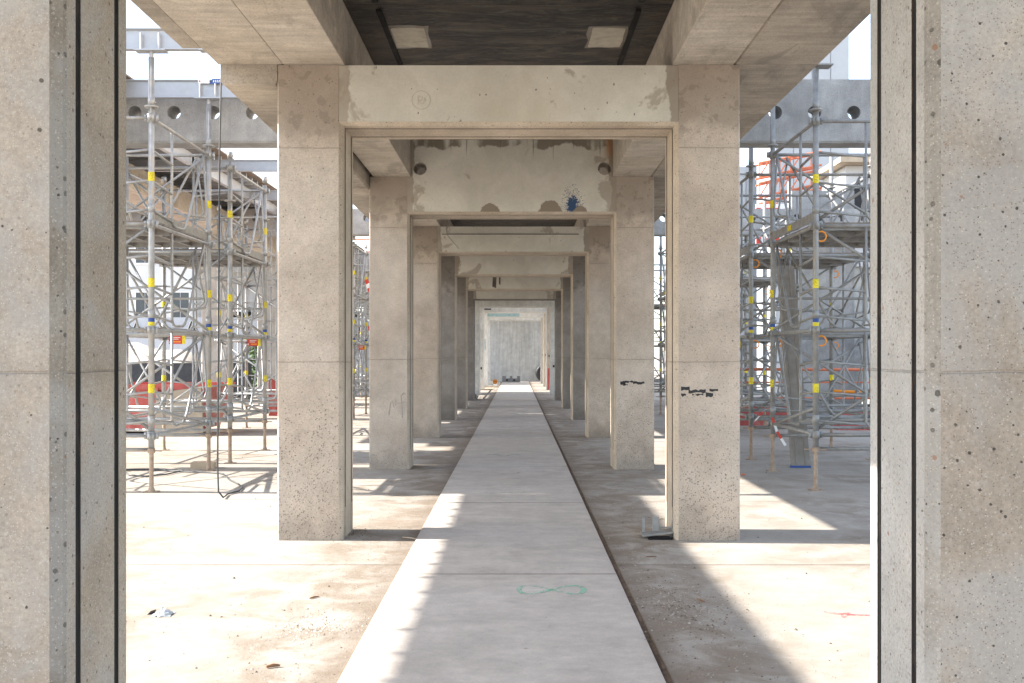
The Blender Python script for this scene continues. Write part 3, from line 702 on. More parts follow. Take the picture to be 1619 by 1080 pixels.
        m_ = MB(); m_.box((-.008-.003*0-.018, .9, z+.07), (-.021, 1.05, z+.13)); m_.build('deck_label', M['yellow'], t)
    if rings:
        for k in range(1, 3):
            for (x, y) in ((0, 0), (0, Dp), (dirx*Wd, Dp)):
                for zz in (-.08, -.09+LIFT/2*0):
                    m_ = MB(); m_.ring((x+dirx*.06, y, Z0+k*LIFT-.12), .055, .009, 'y', 18, 6, R(-130), R(130)); m_.build('hook_ring', M['orange'], t, True)
                    break
    return t
def warn_plate(t, loc, s=1.):
    m_ = MB(); m_.mat(0).box((-.09*s, -.004, -.045*s), (.055*s, 0, .045*s)); m_.mat(1).box((.055*s, -.004, -.045*s), (.09*s, 0, .045*s))
    m_.mat(2)
    for i, z in enumerate((.022, .004)): m_.box((-.055*s, -.0055, z*s), ((.035-.02*i)*s, -.004, (z+.007)*s))
    m_.add([(-.085*s, -.0055, -.03*s), (-.062*s, -.0055, -.03*s), (-.073*s, -.0055, -.008*s)], [(0, 1, 2)])
    m_.mat(3).box((-.04*s, -.0055, -.028*s), (.04*s, -.004, -.014*s))
    o = m_.build('warning_plate', [M['red'], M['yellow'], M['white'], M['orange']], t); o.location = loc
LG, RG = 'scaffold towers in a row on the left', 'scaffold towers in a row on the right'
A = make_tower('nearest scaffold tower on the left, aluminium beam resting across its fork heads', LG, 1.56, 2.02, rings=False, dirx=-1)
A.location = (-3.955, 10.86, 0)
B = make_tower('second scaffold tower on the left, just left of the first left pillar', LG, 1.60, 1.9, top=4.2, head=False, dirx=-1)
warn = [(A, (-.25, 1.55, 1.70)), (B, (-.0, 1.25, 1.70))]
for t_, l_ in warn: warn_plate(t_, l_, 1.15)
B.location = (-3.93, 13.75, 0)
spots = [(-3.95, 18.6, 'third scaffold tower on the left, mostly hidden behind the first left pillar'),
         (-3.80, 23.4, 'scaffold tower seen in the narrow slot between first and second left pillars'),
         (-3.90, 28.4, 'far scaffold tower behind the one in the slot right of the first left pillar'),
         (-3.90, 33.4, 'farthest scaffold tower of the left row')]
for x, y, l in spots:
    c = dup(B)
    if y > 18:
        for ch in [q for q in c.children if q.name.startswith(('deck', 'toe'))]: bpy.data.objects.remove(ch); c.location = (x, y, 0); c['label'] = l
C = make_tower('nearest scaffold tower on the right, board leaning behind its front post', RG, 1.75, 1.85, rings=True, metal='galv_dull', head=False, dirx=1)
for p in [c for c in C.children if c.name.startswith('post')][:1]:
    m_ = MB(); m_.tube([(0, 0, 4.76), (0, 0, 4.9)], .025, 10); m_.box((-.02, -.09, 4.72), (.17, .09, 4.735)); m_.build('head_plate', M['galv_dull'], p)
C.location = (3.40, 11.0, 0)
Dd = dup(C); Dd.location = (3.45, 14.25, 0); Dd['label'] = 'second scaffold tower on the right, just right of the first right pillar'
warn_plate(Dd, (.05, 1.2, 1.68), 1.1)
for x, y, l in [(3.45, 18.6, 'third scaffold tower on the right, behind the first right pillar'),
                (3.75, 23.4, 'scaffold tower seen in the slot between first and second right pillars'),
                (3.75, 28.4, 'far right scaffold tower behind the one in the slot beside the first right pillar'),
                ]:
    c = dup(C); c.location = (x, y, 0); c['label'] = l

# aluminium beams across the fork heads
def alu_beam(a, b, zc, h, label, group='aluminium formwork beams', ax='x', y=0, seg=None):
    m_ = MB(); w = .04; fl_ = .012
    prof = [(-w, -h/2), (w, -h/2), (w, -h/2+fl_), (.006, -h/2+fl_+.01), (.006, h/2-fl_-.01), (w, h/2-fl_), (w, h/2), (-w, h/2), (-w, h/2-fl_), (-.006, h/2-fl_-.01), (-.006, -h/2+fl_+.01), (-w, -h/2+fl_)]
    m_.prism([(p[0], p[1]) for p in prof], a, b, 'x'); o = m_.build('formwork_beam', M['alu']); o.location = (0, y, zc); return tag(o, label, 'formwork beam', group)
ob = alu_beam(-9.2, -3.36, 4.98, .235, 'aluminium formwork beam against the sky on the nearest left scaffold tower', y=10.86)
m_ = MB(); m_.box((-3.42, -.06, -.13), (-3.33, .06, -.09)); m_.build('end_stop', M['alu'], ob)
ob = alu_beam(-9.2, -2.7, 4.98, .235, 'aluminium formwork beam with blue and white sticker above the left perforated beam', y=12.88)
pp = P(331, 128, 12.83)
m_ = MB(); m_.mat(0).box((-.15, -.044, -.03), (.0, -.040, .03)); m_.mat(1).prism([(-.0, -.035), (.15, -.035), (.15, .03), (.04, .03)], -.046, -.042, 'y')
m_.mat(0)
for i in range(4): m_.prism([(.045+i*.024, -.018), (.055+i*.024, -.018), (.062+i*.024, .014), (.052+i*.024, .014)], -.0475, -.046, 'y')
m_.mat(2).add([(-.14, -.046, -.012), (-.115, -.046, -.012), (-.127, -.046, .016)], [(0, 1, 2)])
o = m_.build('sticker', [M['white'], M['blue'], M['red']], ob); o.location = (pp.x, 0, pp.z-4.98-.0)

# formwork decks high on the left: they cast the long shadow bands on the floor
def deck(x0, x1, y0, y1, z, label, joist=.42):
    t = empty('formwork_deck', (x0, y0, z), label, 'formwork deck', 'timber formwork decks high on the left')
    n = max(1, round((y1-y0)/1.25)); w_ = (y1-y0)/n
    for i in range(n):
        m_ = MB(); m_.box((0, i*w_+.0003, 0), (x1-x0, (i+1)*w_-.0003, .021)); m_.build('plywood_sheet', M['ply'], t)
    m_ = MB(); j0 = None; y = .12
    while y < y1-y0-.05:
        ln = random.uniform(.01, .06)
        jj = MB(); jj.box((-ln, y, -.16), (x1-x0-.12, y+.06, -.002)); jj.build('joist', M['alu'], t); y += joist
    for xx in (.35, x1-x0-.35):
        jj = MB(); jj.box((xx-.04, -.05, -.37), (xx+.04, y1-y0+.05, -.162)); jj.build('bearer', M['alu'], t)
    return t
deck(-7.42, -5.75, 3.3, 10.79, 5.14, 'timber formwork deck left of the nearest bay, outside the picture')
for (y0, y1, xl, xr, l) in [(10.8, 12.22, -8.25, -5.45, 'formwork deck behind the nearest aluminium beam'),
                        (12.222, 13.478, -9.5, -5.0, 'narrow formwork deck right above the left perforated beam'),
                        (13.48, 16.998, -7.9, -5.2, 'formwork deck above the second left scaffold tower'),
                        (17.0, 25.4, -7.9, -5.2, 'long formwork deck with slanting joists seen below the left perforated beam'),
                        (25.5, 34.0, -7.9, -5.2, 'formwork deck farther back along the left side'),
                        (34.1, 41, -7.9, -5.2, 'formwork deck left of the far dark frames'),
                        (14.0, 15.6, -9.6, -7.95, 'small outer formwork deck level with the second left pillar'),
                        (17.15, 19.5, -9.6, -7.95, 'small outer formwork deck level with the third left pillar'),
                        (20.6, 22.1, -9.6, -7.95, 'small outer formwork deck behind the third left pillar'),
                        (22.6, 25.4, -9.6, -7.95, 'small outer formwork deck level with the fourth left pillar'),
                        (27.2, 30.2, -9.6, -7.95, 'small outer formwork deck level with the fifth left pillar'),
                        (31.2, 34.6, -9.6, -7.95, 'small outer formwork deck level with the sixth left pillar')]:
    deck(xl, xr, y0, y1, 5.14, l)
for y0 in (17.4, 20.6, 24.0):
    alu_beam(-8.5, -3.2, 4.85, .2, 'aluminium bearer under the formwork joists '+{17.4: 'nearest', 20.6: 'in the middle', 24.0: 'farthest'}[y0]+' of three below the left perforated beam', y=y0)

# ------------------------------------------------------------------ left side: piers, longitudinal beam, skip, fence, sand, building
def simple(name, a, b, mat, label, cat, group=None, bev=0):
    mb = MB(); mb.box(a, b, bev); return tag(mb.build(name, mat), label, cat, group)
for y, l in ((23.2, 'pale concrete pier behind the second left scaffold tower'), (28.2, 'concrete pier farther back in the rear left row'), (33.2, 'farthest concrete pier in the rear left row')):
    simple('concrete_pier', (-7.35, y, 0), (-6.75, y+.55, 4.33), M['far_concrete'], l, 'pier', 'concrete piers of the rear left row', .02)
simple('long_beam', (-7.45, 16.5, 4.335), (-6.45, 34, 4.74), M['beam'], 'tan longitudinal concrete beam on the rear left piers', 'beam')
# second storey concrete seen over it
sk = empty('skip_container', P(224, 690, 18.6).xy.to_3d(), 'red steel skip with a pale board leaning on its front behind the left scaffolding', 'skip')
mb = MB()
mb.prism([(-2.2, 0.08), (1.0, .08), (1.25, .90), (-2.2, .90)], 0, 1.6, 'y'); mb.build('tub', M['skip_red'], sk)
mb = MB(); mb.box((-2.3, -.05, .86), (1.3, .0, .96)); mb.box((-2.3, 1.6, .86), (1.3, 1.65, .96)); mb.build('rim', M['skip_red'], sk)
for xx in (-.9, .25, 1.02):
    mb = MB(); mb.box((xx, -.08, .1), (xx+.08, -.002, .9)); mb.build('rib', M['skip_red'], sk)
mb = MB(); mb.prism([(.31, .02), (1.2, .06), (1.17, .92), (.33, .80)], -.16, -.10, 'y'); mb.build('leaning_panel', plain('dusty_panel', (.36, .31, .25), .85, 0, .15, 4), sk)
for y, l in ((24.5, 'black mesh barrier panel behind the red skip'),):
    fn = empty('mesh_barrier', (-14, y, 0), l, 'barrier')
    for i in range(6):
        mb = MB(); mb.box((i*1.25+.02, 0, .45), (i*1.25+1.22, .02, 1.32)); mb.build('mesh_sheet', M['mesh'], fn)
        mb = MB(); mb.tube([(i*1.25, 0, 0), (i*1.25, 0, 1.4)], .02, 6); mb.build('barrier_post', M['galv'], fn)
# sand heap
mb = MB(); nx, ny = 40, 16; vs = []
for j in range(ny+1):
    for i in range(nx+1):
        u, v = i/nx, j/ny; h = (math.sin(math.pi*u)**.6)*(math.sin(math.pi*v)**.9)*1.9*(1+.18*math.sin(u*17+v*3)+.1*math.sin(u*41))
        vs.append((-22+u*15, 27+v*7+.2*math.sin(u*20), h-.05))
fs = [(j*(nx+1)+i, j*(nx+1)+i+1, (j+1)*(nx+1)+i+1, (j+1)*(nx+1)+i) for j in range(ny) for i in range(nx)]
mb.add(vs, fs); tag(mb.build('sand_heap', M['sand'], None, True), 'pale sand heap behind the black mesh barrier', 'sand heap', kind='stuff')
# precast wall with lifting hooks
pw = empty('hook_wall', (-17, 36, 0), 'grey concrete wall with a row of black lifting hooks behind the scaffolding', 'wall')
mb = MB(); mb.box((0, 0, 0), (12.5, .3, 2.9)); mb.build('wall_panel', plain('grey_panel', (.42, .45, .50), .8, 0, .08, 2), pw)
for i in range(11):
    mb = MB(); x = 1.2+i*1.0; mb.tube([(x, -.03, 2.75), (x-.1, -.12, 2.4), (x, -.16, 2.2), (x+.14, -.1, 2.35), (x+.12, -.06, 2.55)], .035, 6); mb.build('lifting_hook', M['black'], pw)
def building(name, x0, x1, y, z1, dep, mat, label, cols, rows, z0=3.2, ww=.9, wh=1.5, panels=0):
    t = empty(name, (x0, y, 0), label, 'building'); mb = MB()
    mb.box((0, 0, 0), (x1-x0, dep, z1)); mb.build('wall', mat, t)
    mb = MB(); mb.box((-.15, -.15, z1+.002), (x1-x0+.15, dep, z1+.3)); mb.build('roof', mat, t)
    f0 = None
    for r_ in range(rows):
        for c_ in range(cols):
            x = (x1-x0)*(c_+.5)/cols; z = z0+r_*3
            if f0 is None:
                m_ = MB(); m_.box((-ww/2-.07, -.06, -.07), (ww/2+.07, -.004, 0)); m_.box((-ww/2-.07, -.06, wh), (ww/2+.07, -.004, wh+.07)); m_.box((-ww/2-.07, -.06, 0), (-ww/2, -.004, wh)); m_.box((ww/2, -.06, 0), (ww/2+.07, -.004, wh))
                f0 = m_.build('window', M['white'], t); f0.location = (x, 0, z)
                m_ = MB(); m_.box((-ww/2, -.02, 0), (-.02, -.003, wh)); m_.box((.02, -.02, 0), (ww/2, -.003, wh)); m_.build('pane', M['glass'], f0)
            else:
                q = dup(f0, t); q.location = (x, 0, z)
    for i in range(panels):
        m_ = MB(); xx = (x1-x0)*i/panels; m_.box((xx+.01, -.05, .3), (xx+(x1-x0)/panels-.04, -.003, z1-.05)); m_.build('cladding_panel', mat, t)
    return t
building('apartment_block', -34, -12.5, 50, 9.2, 9, M['facade'], 'white apartment block with tall dark windows far behind the left scaffolding', 12, 2)
building('apartment_block', -70, -36, 60, 8.6, 9, M['facade'], 'long low white block at the far left behind the left pillar', 14, 2)
# in-between unfinished concrete storey
cw = empty('unfinished_wall', (-12.5, 38.5, 0), 'unfinished grey concrete storey with dark openings behind the left scaffolding', 'wall')
mb = MB()
for i in range(5):
    mb.box((i*2.2, 0, 0), (i*2.2+1.3, .3, 3.4)); 
mb.box((0, .002, 3.4), (10.1, .298, 4.9)); mb.build('wall_panel', M['far_concrete'], cw)
mb = MB(); mb.box((0, 1.8, 0), (10.1, 1.9, 3.3)); mb.build('dark_interior', M['void'], cw)
mb = MB(); mb.box((-.2, -.8, 4.9), (10.4, 2, 5.2)); mb.build('storey_slab', M['far_concrete'], cw)
# red trusses and barrier bits seen through
rr = empty('red_guard_rail', (-14, 40, 5.21), 'thin red guard rail on the unfinished storey', 'guard rail')
for z in (.5, 1.0):
    mb = MB(); mb.tube([(0, 0, z), (9, 0, z)], .035, 6); mb.build('rail', M['orange_tube'], rr)
for i in range(10):
    mb = MB(); mb.tube([(i, 0, 0), (i, 0, 1.05)], .03, 6); mb.build('rail_post', M['white'], rr)
simple('red_barrier', (-6.12, 24.6, 0), (-4.6, 24.9, .92), M['skip_red'], 'red barrier block behind the feet of the second left scaffold tower', 'barrier')
# shrub glimpsed
def bush(c, r, n, label, cat='bush'):
    t = empty('leafy_bush', c, label, cat); mb = MB()
    for i in range(n):
        v = Vector((random.gauss(0, 1), random.gauss(0, 1), random.gauss(0, 1))); v = v.normalized()*r*random.uniform(.4, 1)**.5; v.z = v.z*1.1+r
        a = Vector((random.uniform(-1, 1), random.uniform(-1, 1), random.uniform(-1, 1))).normalized()*.09; b = a.orthogonal().normalized()*.05
        mb.add([v-a, v+b, v+a, v-b], [(0, 1, 2, 3)])
    mb.build('foliage', M['leaf'], t); mb = MB(); mb.tube([(0, 0, 0), (.05, 0, r)], [.05, .02], 6); mb.build('stem', M['stick'], t)
bush((-7.4, 30.5, .0), 1.1, 1500, 'green bush glimpsed between scaffold posts left of the first left pillar')
# blue-ish sheet over skip
mb = MB(); mb.box((-8.6, 19.0, .9), (-7.5, 19.5, 1.35), .1); tag(mb.build('plastic_sheet', M['cloth']), 'teal plastic sheet bundled on the left end of the red skip', 'plastic sheet')

# ------------------------------------------------------------------ right side background
simple('site_wall', (6.9, 24.5, 0), (8.45, 24.9, 5.6), M['side_beam'], 'grey concrete wall behind the right scaffolding', 'wall')
simple('site_wall', (5.0, 30, 0), (6.2, 30.3, 4.4), M['side_beam'], 'lighter grey concrete wall stub left of the grey wall on the right', 'wall')
ob = empty('black_hoarding', (8.5, 23.5, 0), 'black sheeted hoarding at the right edge behind the scaffolding', 'hoarding')
for i in range(3):
    mb = MB(); mb.box((i*1.2+.01, 0, .1), (i*1.2+1.19, .05, 2.3)); mb.build('sheet', M['void'], ob)
ob = empty('open_cabin', (8.9, 26.5, 0), 'white cabin with a black opening above the grey wall on the right', 'cabin')
mb = MB(); mb.box((0, 0, 3.9), (3, 2, 6.6)); mb.build('wall', M['facade'], ob); mb = MB(); mb.box((.1, -.02, 4.4), (1.3, -.003, 6.0)); mb.build('opening', M['void'], ob)
mb = MB(); mb.box((-.3, -.5, 6.61), (3.3, 2.2, 6.75)); mb.build('roof', M['timber'], ob)
for i in range(2):
    mb = MB(); mb.box((.2+i*2.2, .2, 0), (.5+i*2.2, .5, 3.89)); mb.build('support_leg', M['galv'], ob)
building('clad_hall', 9.0, 40, 44, 9.6, 10, M['cladding'], 'grey metal clad hall in the background right of the corridor', 0, 0, panels=24)
mb = MB()
tw = empty('grey_tower', (13.2, 40, 0), 'plain grey tower rising above the right perforated beam against the sky', 'tower')
pl, pr = P(1225, 60, 40).x, P(1342, 60, 40).x; tw.location.x = pl
mb.box((0, 0, 0), (pr-pl, 3, 19)); mb.build('wall', M['cladding'], tw)
for i in range(4):
    mb = MB(); mb.box(((pr-pl)*i/4+.02, -.04, .2), ((pr-pl)*(i+1)/4-.02, -.003, 18.9)); mb.build('cladding_panel', M['cladding'], tw)
# orange lattice crane parts
cr_ = empty('crane_section', P(1195, 325, 30).xy.to_3d(), 'orange lattice crane section with red and white netting behind the right scaffolding', 'crane')
def lattice(p, q, w, n, name, mat, par):
    p, q = Vector(p), Vector(q); mb = MB(); dx = (q-p)/n
    for o in (Vector((0, 0, 0)), Vector((0, 0, w)), Vector((0, w, 0)), Vector((0, w, w))): mb.tube([p+o, q+o], .035, 6)
    for i in range(n):
        a = p+dx*i; b = p+dx*(i+1); mb.tube([a, b+Vector((0, 0, w))], .022, 5); mb.tube([a+Vector((0, 0, w)), b+Vector((0, w, w))], .022, 5); mb.tube([a, a+Vector((0, 0, w))], .022, 5)
    mb.build(name, mat, par)
for k in range(3): lattice((.1, 0, 5.7+k*.62), (2.0, 0, 6.2+k*.55), .42, 6, 'lattice_chord', M['orange_tube'], cr_)
mb = MB()
for r_ in range(5):
    for c_ in range(6): 
        if (r_+c_) % 2 == 0: mb.box((.0+c_*.14, -.1, 4.9+r_*.22), (.0+c_*.14+.13, -.08, 4.9+r_*.22+.2))
mb.build('red_board', M['red'], cr_); mb = MB(); mb.box((-.02, -.078, 4.85), (.9, -.05, 6.1)); mb.build('white_board', M['white'], cr_)
mb = MB()
for i in range(4): mb.tube([(.3+i*.5, 0, 0), (.3+i*.5, 0, 5.8)], .05, 6)
mb.build('support_legs', M['galv'], cr_)
# orange guard tubes
gt = empty('site_barrier', (4.2, 20.5, 0), 'orange red guard tubes on short white posts behind the right scaffolding', 'barrier')
for z, r_ in ((1.22, .032), (.95, .016), (.62, .022)):
    mb = MB(); mb.tube([(0, 0, z), (6.5, .3, z-.02)], r_, 8); mb.build('guard_tube', M['orange_tube'], gt, True)
for x in (.2, 1.7, 3.3, 4.9, 6.3):
    mb = MB(); mb.box((x-.03, .03, 0), (x+.03, .09, 1.35)); mb.build('barrier_post', M['white'], gt)
mb = MB(); mb.tube([(2.3, -.1, .78), (6, -.1, .62)], .03, 8); tag(mb.build('yellow_pole', M['orange'], None, True), 'thin yellow pole sloping along the orange barrier', 'pole').location = (4.2, 20.3, 0)
for i, (x, y) in enumerate(((4.7, 21.2), (6.55, 19.9), (8.3, 19.8))):
    bb = MB(); bb.prism([(0, 0), (1.5, 0), (1.45, .12), (1.32, .40), (.18, .40), (.05, .12)], 0, .4, 'y')
    o = bb.build('red_barrier', M['skip_red']); o.location = (x, y, 0)
    tag(o, ['low red plastic barrier farthest left behind the right scaffolding', 'low red plastic barrier in the middle, behind the leaning board', 'low red plastic barrier at the right beside the right pillar'][i], 'barrier', 'low red barriers')
# leaning plank
lp = empty('leaning_board', (3.87, 13.2, 0), 'tall grey weathered board leaning upright behind the nearest right scaffold post', 'board')
mb = MB(); mb.prism([(-.12, .012), (.125, .012), (-.055, 2.72), (-.27, 2.72)], 0, .07, 'y'); mb.build('plank', M['board'], lp)
mb = MB(); mb.prism([(-.128, .0), (.13, .0), (.128, .03), (-.128, .03)], -.008, .078, 'y'); mb.build('blue_end', M['blue'], lp)
mb = MB(); mb.prism([(-.065, .04), (-.045, .04), (-.215, 2.7), (-.235, 2.7)], -.012, -.001, 'y'); mb.prism([(.055, .04), (.075, .04), (-.11, 2.7), (-.13, 2.7)], -.012, -.001, 'y'); mb.build('batten', M['board'], lp)
lp.rotation_euler = (R(-3), 0, 0)

# ------------------------------------------------------------------ end of the corridor
simple('end_wall', (-7, 57.2, 0), (7, 57.6, 8), M['end_wall'], 'pale grey concrete end wall with vertical streaks closing the corridor', 'wall')
ty = empty('tyre', (1.66, 56.85, .50), 'large black tyre leaning on the end wall, half hidden behind the last right pillar', 'tyre')
mb = MB(); n, m = 40, 10; vs = []
for i in range(n):
    a = 2*math.pi*i/n
    for j in range(m):
        b = 2*math.pi*j/m; rr_ = .63+.19*math.cos(b)*(1 if math.cos(b) > 0 else .9); yy = .17*math.sin(b)
        if j in (0, 1, m-1) and i % 2: rr_ += .02
        vs.append((rr_*math.cos(a), yy, rr_*math.sin(a)))
fs = [(i*m+j, ((i+1) % n)*m+j, ((i+1) % n)*m+(j+1) % m, i*m+(j+1) % m) for i in range(n) for j in range(m)]
mb.add(vs, fs); mb.build('tread', M['black'], ty, True); ty.scale = (.62, .62, .62)
mb = MB(); mb.ring((0, 0, 0), .44, .03, 'y', 30, 6); mb.build('bead', M['black'], ty, True)
bk = empty('concrete_block', (-.3, 55.4, 0), 'low grey concrete block with two notches standing at the end of the walkway', 'concrete block')
mb = MB()
mb.box((-.45, 0, 0), (.55, .4, .22)); mb.box((-.45, .002, .222), (-.25, .398, .36)); mb.box((-.02, .002, .222), (.12, .398, .36)); mb.box((.38, .002, .222), (.55, .398, .36))
mb.build('body', plain('dark_grey_block', (.20, .20, .20), .85, 0, .2, 8), bk)
mb = MB()
for xx in (-.18, .22): mb.box((xx-.06, -.006, .08), (xx+.06, -.001, .18))
mb.build('recess', M['void'], bk)
fw = empty('orange_reel', (-1.02, 49.5, 0), 'small orange reel with black hub among scraps left of the walkway end', 'reel')
mb = MB(); mb.tube([(0, 0, .30), (0, .08, .30)], .16, 16)
for i in range(8): a = i*math.pi/4; mb.tube([(math.cos(a)*.14, .0, .30+math.sin(a)*.14), (math.cos(a)*.14, .07, .30+math.sin(a)*.14)], .06, 6)
mb.build('disc', M['orange'], fw); mb = MB(); mb.tube([(0, -.02, .30), (0, -.005, .30)], .05, 12); mb.build('hub', M['black'], fw)
mb = MB(); mb.box((-.12, .02, 0), (.12, .12, .14)); mb.build('foot', M['white'], fw); fw.scale = (.66, .66, .66)
for i, (x, y, s) in enumerate(((-1.3, 50.2, .22), (-.9, 50.6, .15), (-1.45, 48.8, .12))):
    mb = MB(); pts = [(random.uniform(.7, 1)*s*math.cos(a), random.uniform(.5, .9)*s*math.sin(a)) for a in [k*math.pi/3 for k in range(6)]]
    mb.prism(pts, 0, s*.9); o = mb.build('rubble_lump', M['white_frame']); o.location = (x, y, 0); tag(o, ['largest pale lump of rubble beside the orange reel', 'pale lump of rubble right of the orange reel', 'smallest pale lump left of the orange reel'][i], 'rubble', 'pale lumps near the orange reel')
for i, (a, b) in enumerate((((-1.9, 44.5), (-.95, 44.0)), ((-1.8, 46.2), (-.8, 46.8)), ((-1.9, 42.5), (-1.0, 43.2)))):
    mb = MB(); mb.tube([(a[0], a[1], .03), (b[0], b[1], .04)], .035, 6); tag(mb.build('loose_batten', M['timber']), ['nearest loose timber batten on the floor left of the far walkway', 'middle loose timber batten left of the far walkway', 'farthest loose timber batten left of the far walkway'][[2-0, 1, 0][i] if 0 else i], 'batten', 'loose battens on the far left floor')
wf = empty('white_bag', (-1.75, 33.9, 0), 'white folded bag lying at the foot of the sixth left pillar', 'bag')
mb = MB(); mb.prism([(-.3, 0), (.45, 0), (.5, .12), (.2, .30), (-.2, .42), (-.35, .25)], 0, .35, 'y'); mb.build('sheet', M['white_frame'], wf)
mb = MB(); mb.tube([(.1, -.25, .1), (.4, -.3, .12)], .1, 10); mb.build('pipe_end', M['channel'], wf)
ls = MB(); ls.tube([(-1.05, 33.2, .06), (-.85, 34.6, .28)], .03, 6); tag(ls.build('leaning_stick', M['board']), 'short stick leaning over the white bag', 'stick')

# ------------------------------------------------------------------ small things on the floor
# hose hanging and curling on the floor at left
hx = P(344, 790, 10.3).x
pts = [(hx+.03, 10.9, 5.35), (hx+.03, 10.5, 5.3), (hx+.03, 10.35, 4.9), (hx+.02, 10.3, 3.5), (hx+.01, 10.3, 2), (hx, 10.3, .35), (hx+.01, 10.3, .08), (hx+.06, 10.3, .02)]
fl_pts = [(360, 781), (378, 776), (383, 771), (378, 766), (362, 758), (354, 750), (347, 748), (330, 747), (300, 746), (270, 744), (235, 742), (205, 743), (196, 745), (204, 751), (230, 753), (262, 750), (290, 744), (250, 741), (200, 742), (150, 744)]
for x, y in fl_pts: v = GX(x, y, .015); pts.append((v.x, v.y, .015))
mb = MB(); mb.tube(pts, .0095, 8); tag(mb.build('black_hose', plain('hose_rubber', (.06, .062, .065), .5, 0, .2), None, True), 'black hose hanging straight down and curling over the floor at left', 'hose')
# timber block under the tower foot
mb = MB(); mb.box((-.17, -.02, 0), (.13, .2, .085)); o = mb.build('timber_block', M['timber']); v = GX(320, 743); o.location = (v.x-.02, v.y+.12, 0); o.rotation_euler.z = .1; tag(o, 'short timber block behind the rear foot of the nearest left scaffold tower', 'timber block')
# steel bracket at right pillar foot
br = empty('steel_bracket', (GX(1040, 843).x, 8.15, 0), 'bent galvanised steel bracket lying at the foot of the first right pillar', 'bracket')
mb = MB(); mb.prism([(-.16, .02), (.10, .05), (.10, .062), (-.16, .032)], -.09, .09, 'y'); mb.build('base_plate', M['galv_dull'], br)
mb = MB(); mb.box((-.07, -.01, .05), (-.02, .012, .17)); mb.box((-.15, .03, .04), (-.13, .05, .155)); mb.build('upright', M['galv_dull'], br)
mb = MB(); mb.prism([(.07, 0), (.11, 0), (.105, .2), (.085, .12)], -.02, .0, 'y'); mb.box((-.02, .0, .075), (.10, .012, .085)); mb.build('bent_arm', M['galv_dull'], br)
mb = MB(); mb.prism([(-.12, 0.002), (.08, .002), (.06, .018), (-.1, .014)], -.12, -.05, 'y'); mb.build('lower_plate', M['channel'], br)
# crumpled foil
v = GX(258, 972); fo = empty('foil_scrap', (v.x, v.y, 0), 'crumpled silvery foil scrap on a dusty streak at lower left', 'litter')
mb = MB(); vs = []; n = 9
for j in range(n):
    for i in range(n):
        vs.append(((i-4)*.014+random.uniform(-.006, .006), (j-4)*.014+random.uniform(-.006, .006), max(.003, .045*math.exp(-((i-4)**2+(j-4)**2)/9)*random.uniform(.2, 1.2))))
mb.add(vs, [(j*n+i, j*n+i+1, (j+1)*n+i+1, (j+1)*n+i) for j in range(n-1) for i in range(n-1)]); mb.build('foil', M['paperw'], fo)
mb = MB(); mb.add([(-.09, -.01, .002), (-.05, .0, .002), (-.045, .015, .028), (-.075, .01, .02)], [(0, 1, 2, 3), (3, 2, 1, 0)]); mb.build('dark_tab', M['channel'], fo)
def stick(px, py, L_, r, rz, label, mat='stick', cat='stick'):
    v = GX(px, py); mb = MB(); mb.tube([(-L_/2, 0, r), (0, .004, r*1.3), (L_/2, 0, r)], [r*.7, r, r*.6], 6); o = mb.build('wood_chip' if mat == 'stick' else 'floor_scrap', M[mat]); o.location = (v.x, v.y, 0); o.rotation_euler.z = rz; tag(o, label, cat)
stick(432, 1056, .065, .009, .35, 'short reddish brown wood chip on the floor at lower left')
stick(497, 946, .07, .006, .8, 'thin crooked twig on the pale floor right of the foil scrap')
stick(1108, 950, .09, .005, 1.9, 'thin dark twig in the rubble right of the walkway')
stick(1030, 881, .08, .004, .0, 'short thin twig on the floor before the steel bracket')
stick(820, 750, .09, .010, .1, 'dark leaf shaped scrap on the middle of the walkway', 'channel', 'litter')
stick(648, 852, .16, .006, -.6, 'pale splinter in the shadow of the first left pillar', 'timber', 'litter')
stick(1175, 752, .06, .012, 0, 'small orange scrap on the sunlit floor right of the first right pillar', 'orange_tube', 'litter')
stick(1045, 822, .05, .01, .2, 'small pale chip by the bracket', 'timber', 'litter')
# red and white tape on right scaffold
tp = empty('barrier_tape', (3.28, 12.75, 0), 'red and white barrier tape tied to the rear post of the nearest right scaffold tower', 'tape')
pts = [(.03, -.05, .82), (-.05, -.08, .76), (-.11, -.06, .62)]
def ribbon(pts, w, name, mats, par, seg=3):
    mb = MB(); n = len(pts)-1; k = 0
    for i in range(n):
        for s_ in range(seg):
            a = Vector(pts[i]).lerp(Vector(pts[i+1]), s_/seg); b = Vector(pts[i]).lerp(Vector(pts[i+1]), (s_+1)/seg); o = Vector((w/2, 0, w/4)); q = Vector((0, .002, 0))
            mb.mat(k % 2); k += 1; mb.add([a-o, a+o, b+o, b-o, a-o+q, a+o+q, b+o+q, b-o+q], [(0, 1, 2, 3), (7, 6, 5, 4), (0, 3, 7, 4), (1, 5, 6, 2)])
    mb.build(name, mats, par)
ribbon([(.03, -.05, .84), (-.06, -.05, .78), (-.16, -.05, .66)], .03, 'tape_end', [M['red'], M['white']], tp, 2)
ribbon([(.06, -.05, .70), (.12, -.05, .52), (.23, -.05, .34)], .03, 'tape_tail', [M['red'], M['white']], tp, 2)
tp.location = (GX(1214, 745).x-.02, 12.8, .0)
# red tape high in the slot
tp2 = empty('barrier_tape', (P(583, 480, 23.3).x, 23.3, 0), 'red and white barrier tape fluttering in the slot right of the first left pillar', 'tape')
ribbon([(-.06, 0, 3.3), (.0, 0, 3.1), (.12, 0, 2.85)], .08, 'tape_end', [M['red'], M['white']], tp2, 2)
ribbon([(.0, 0, 2.2), (.06, 0, 1.9), (.08, 0, 1.4)], .05, 'tape_tail', [M['red'], M['white']], tp2, 3)

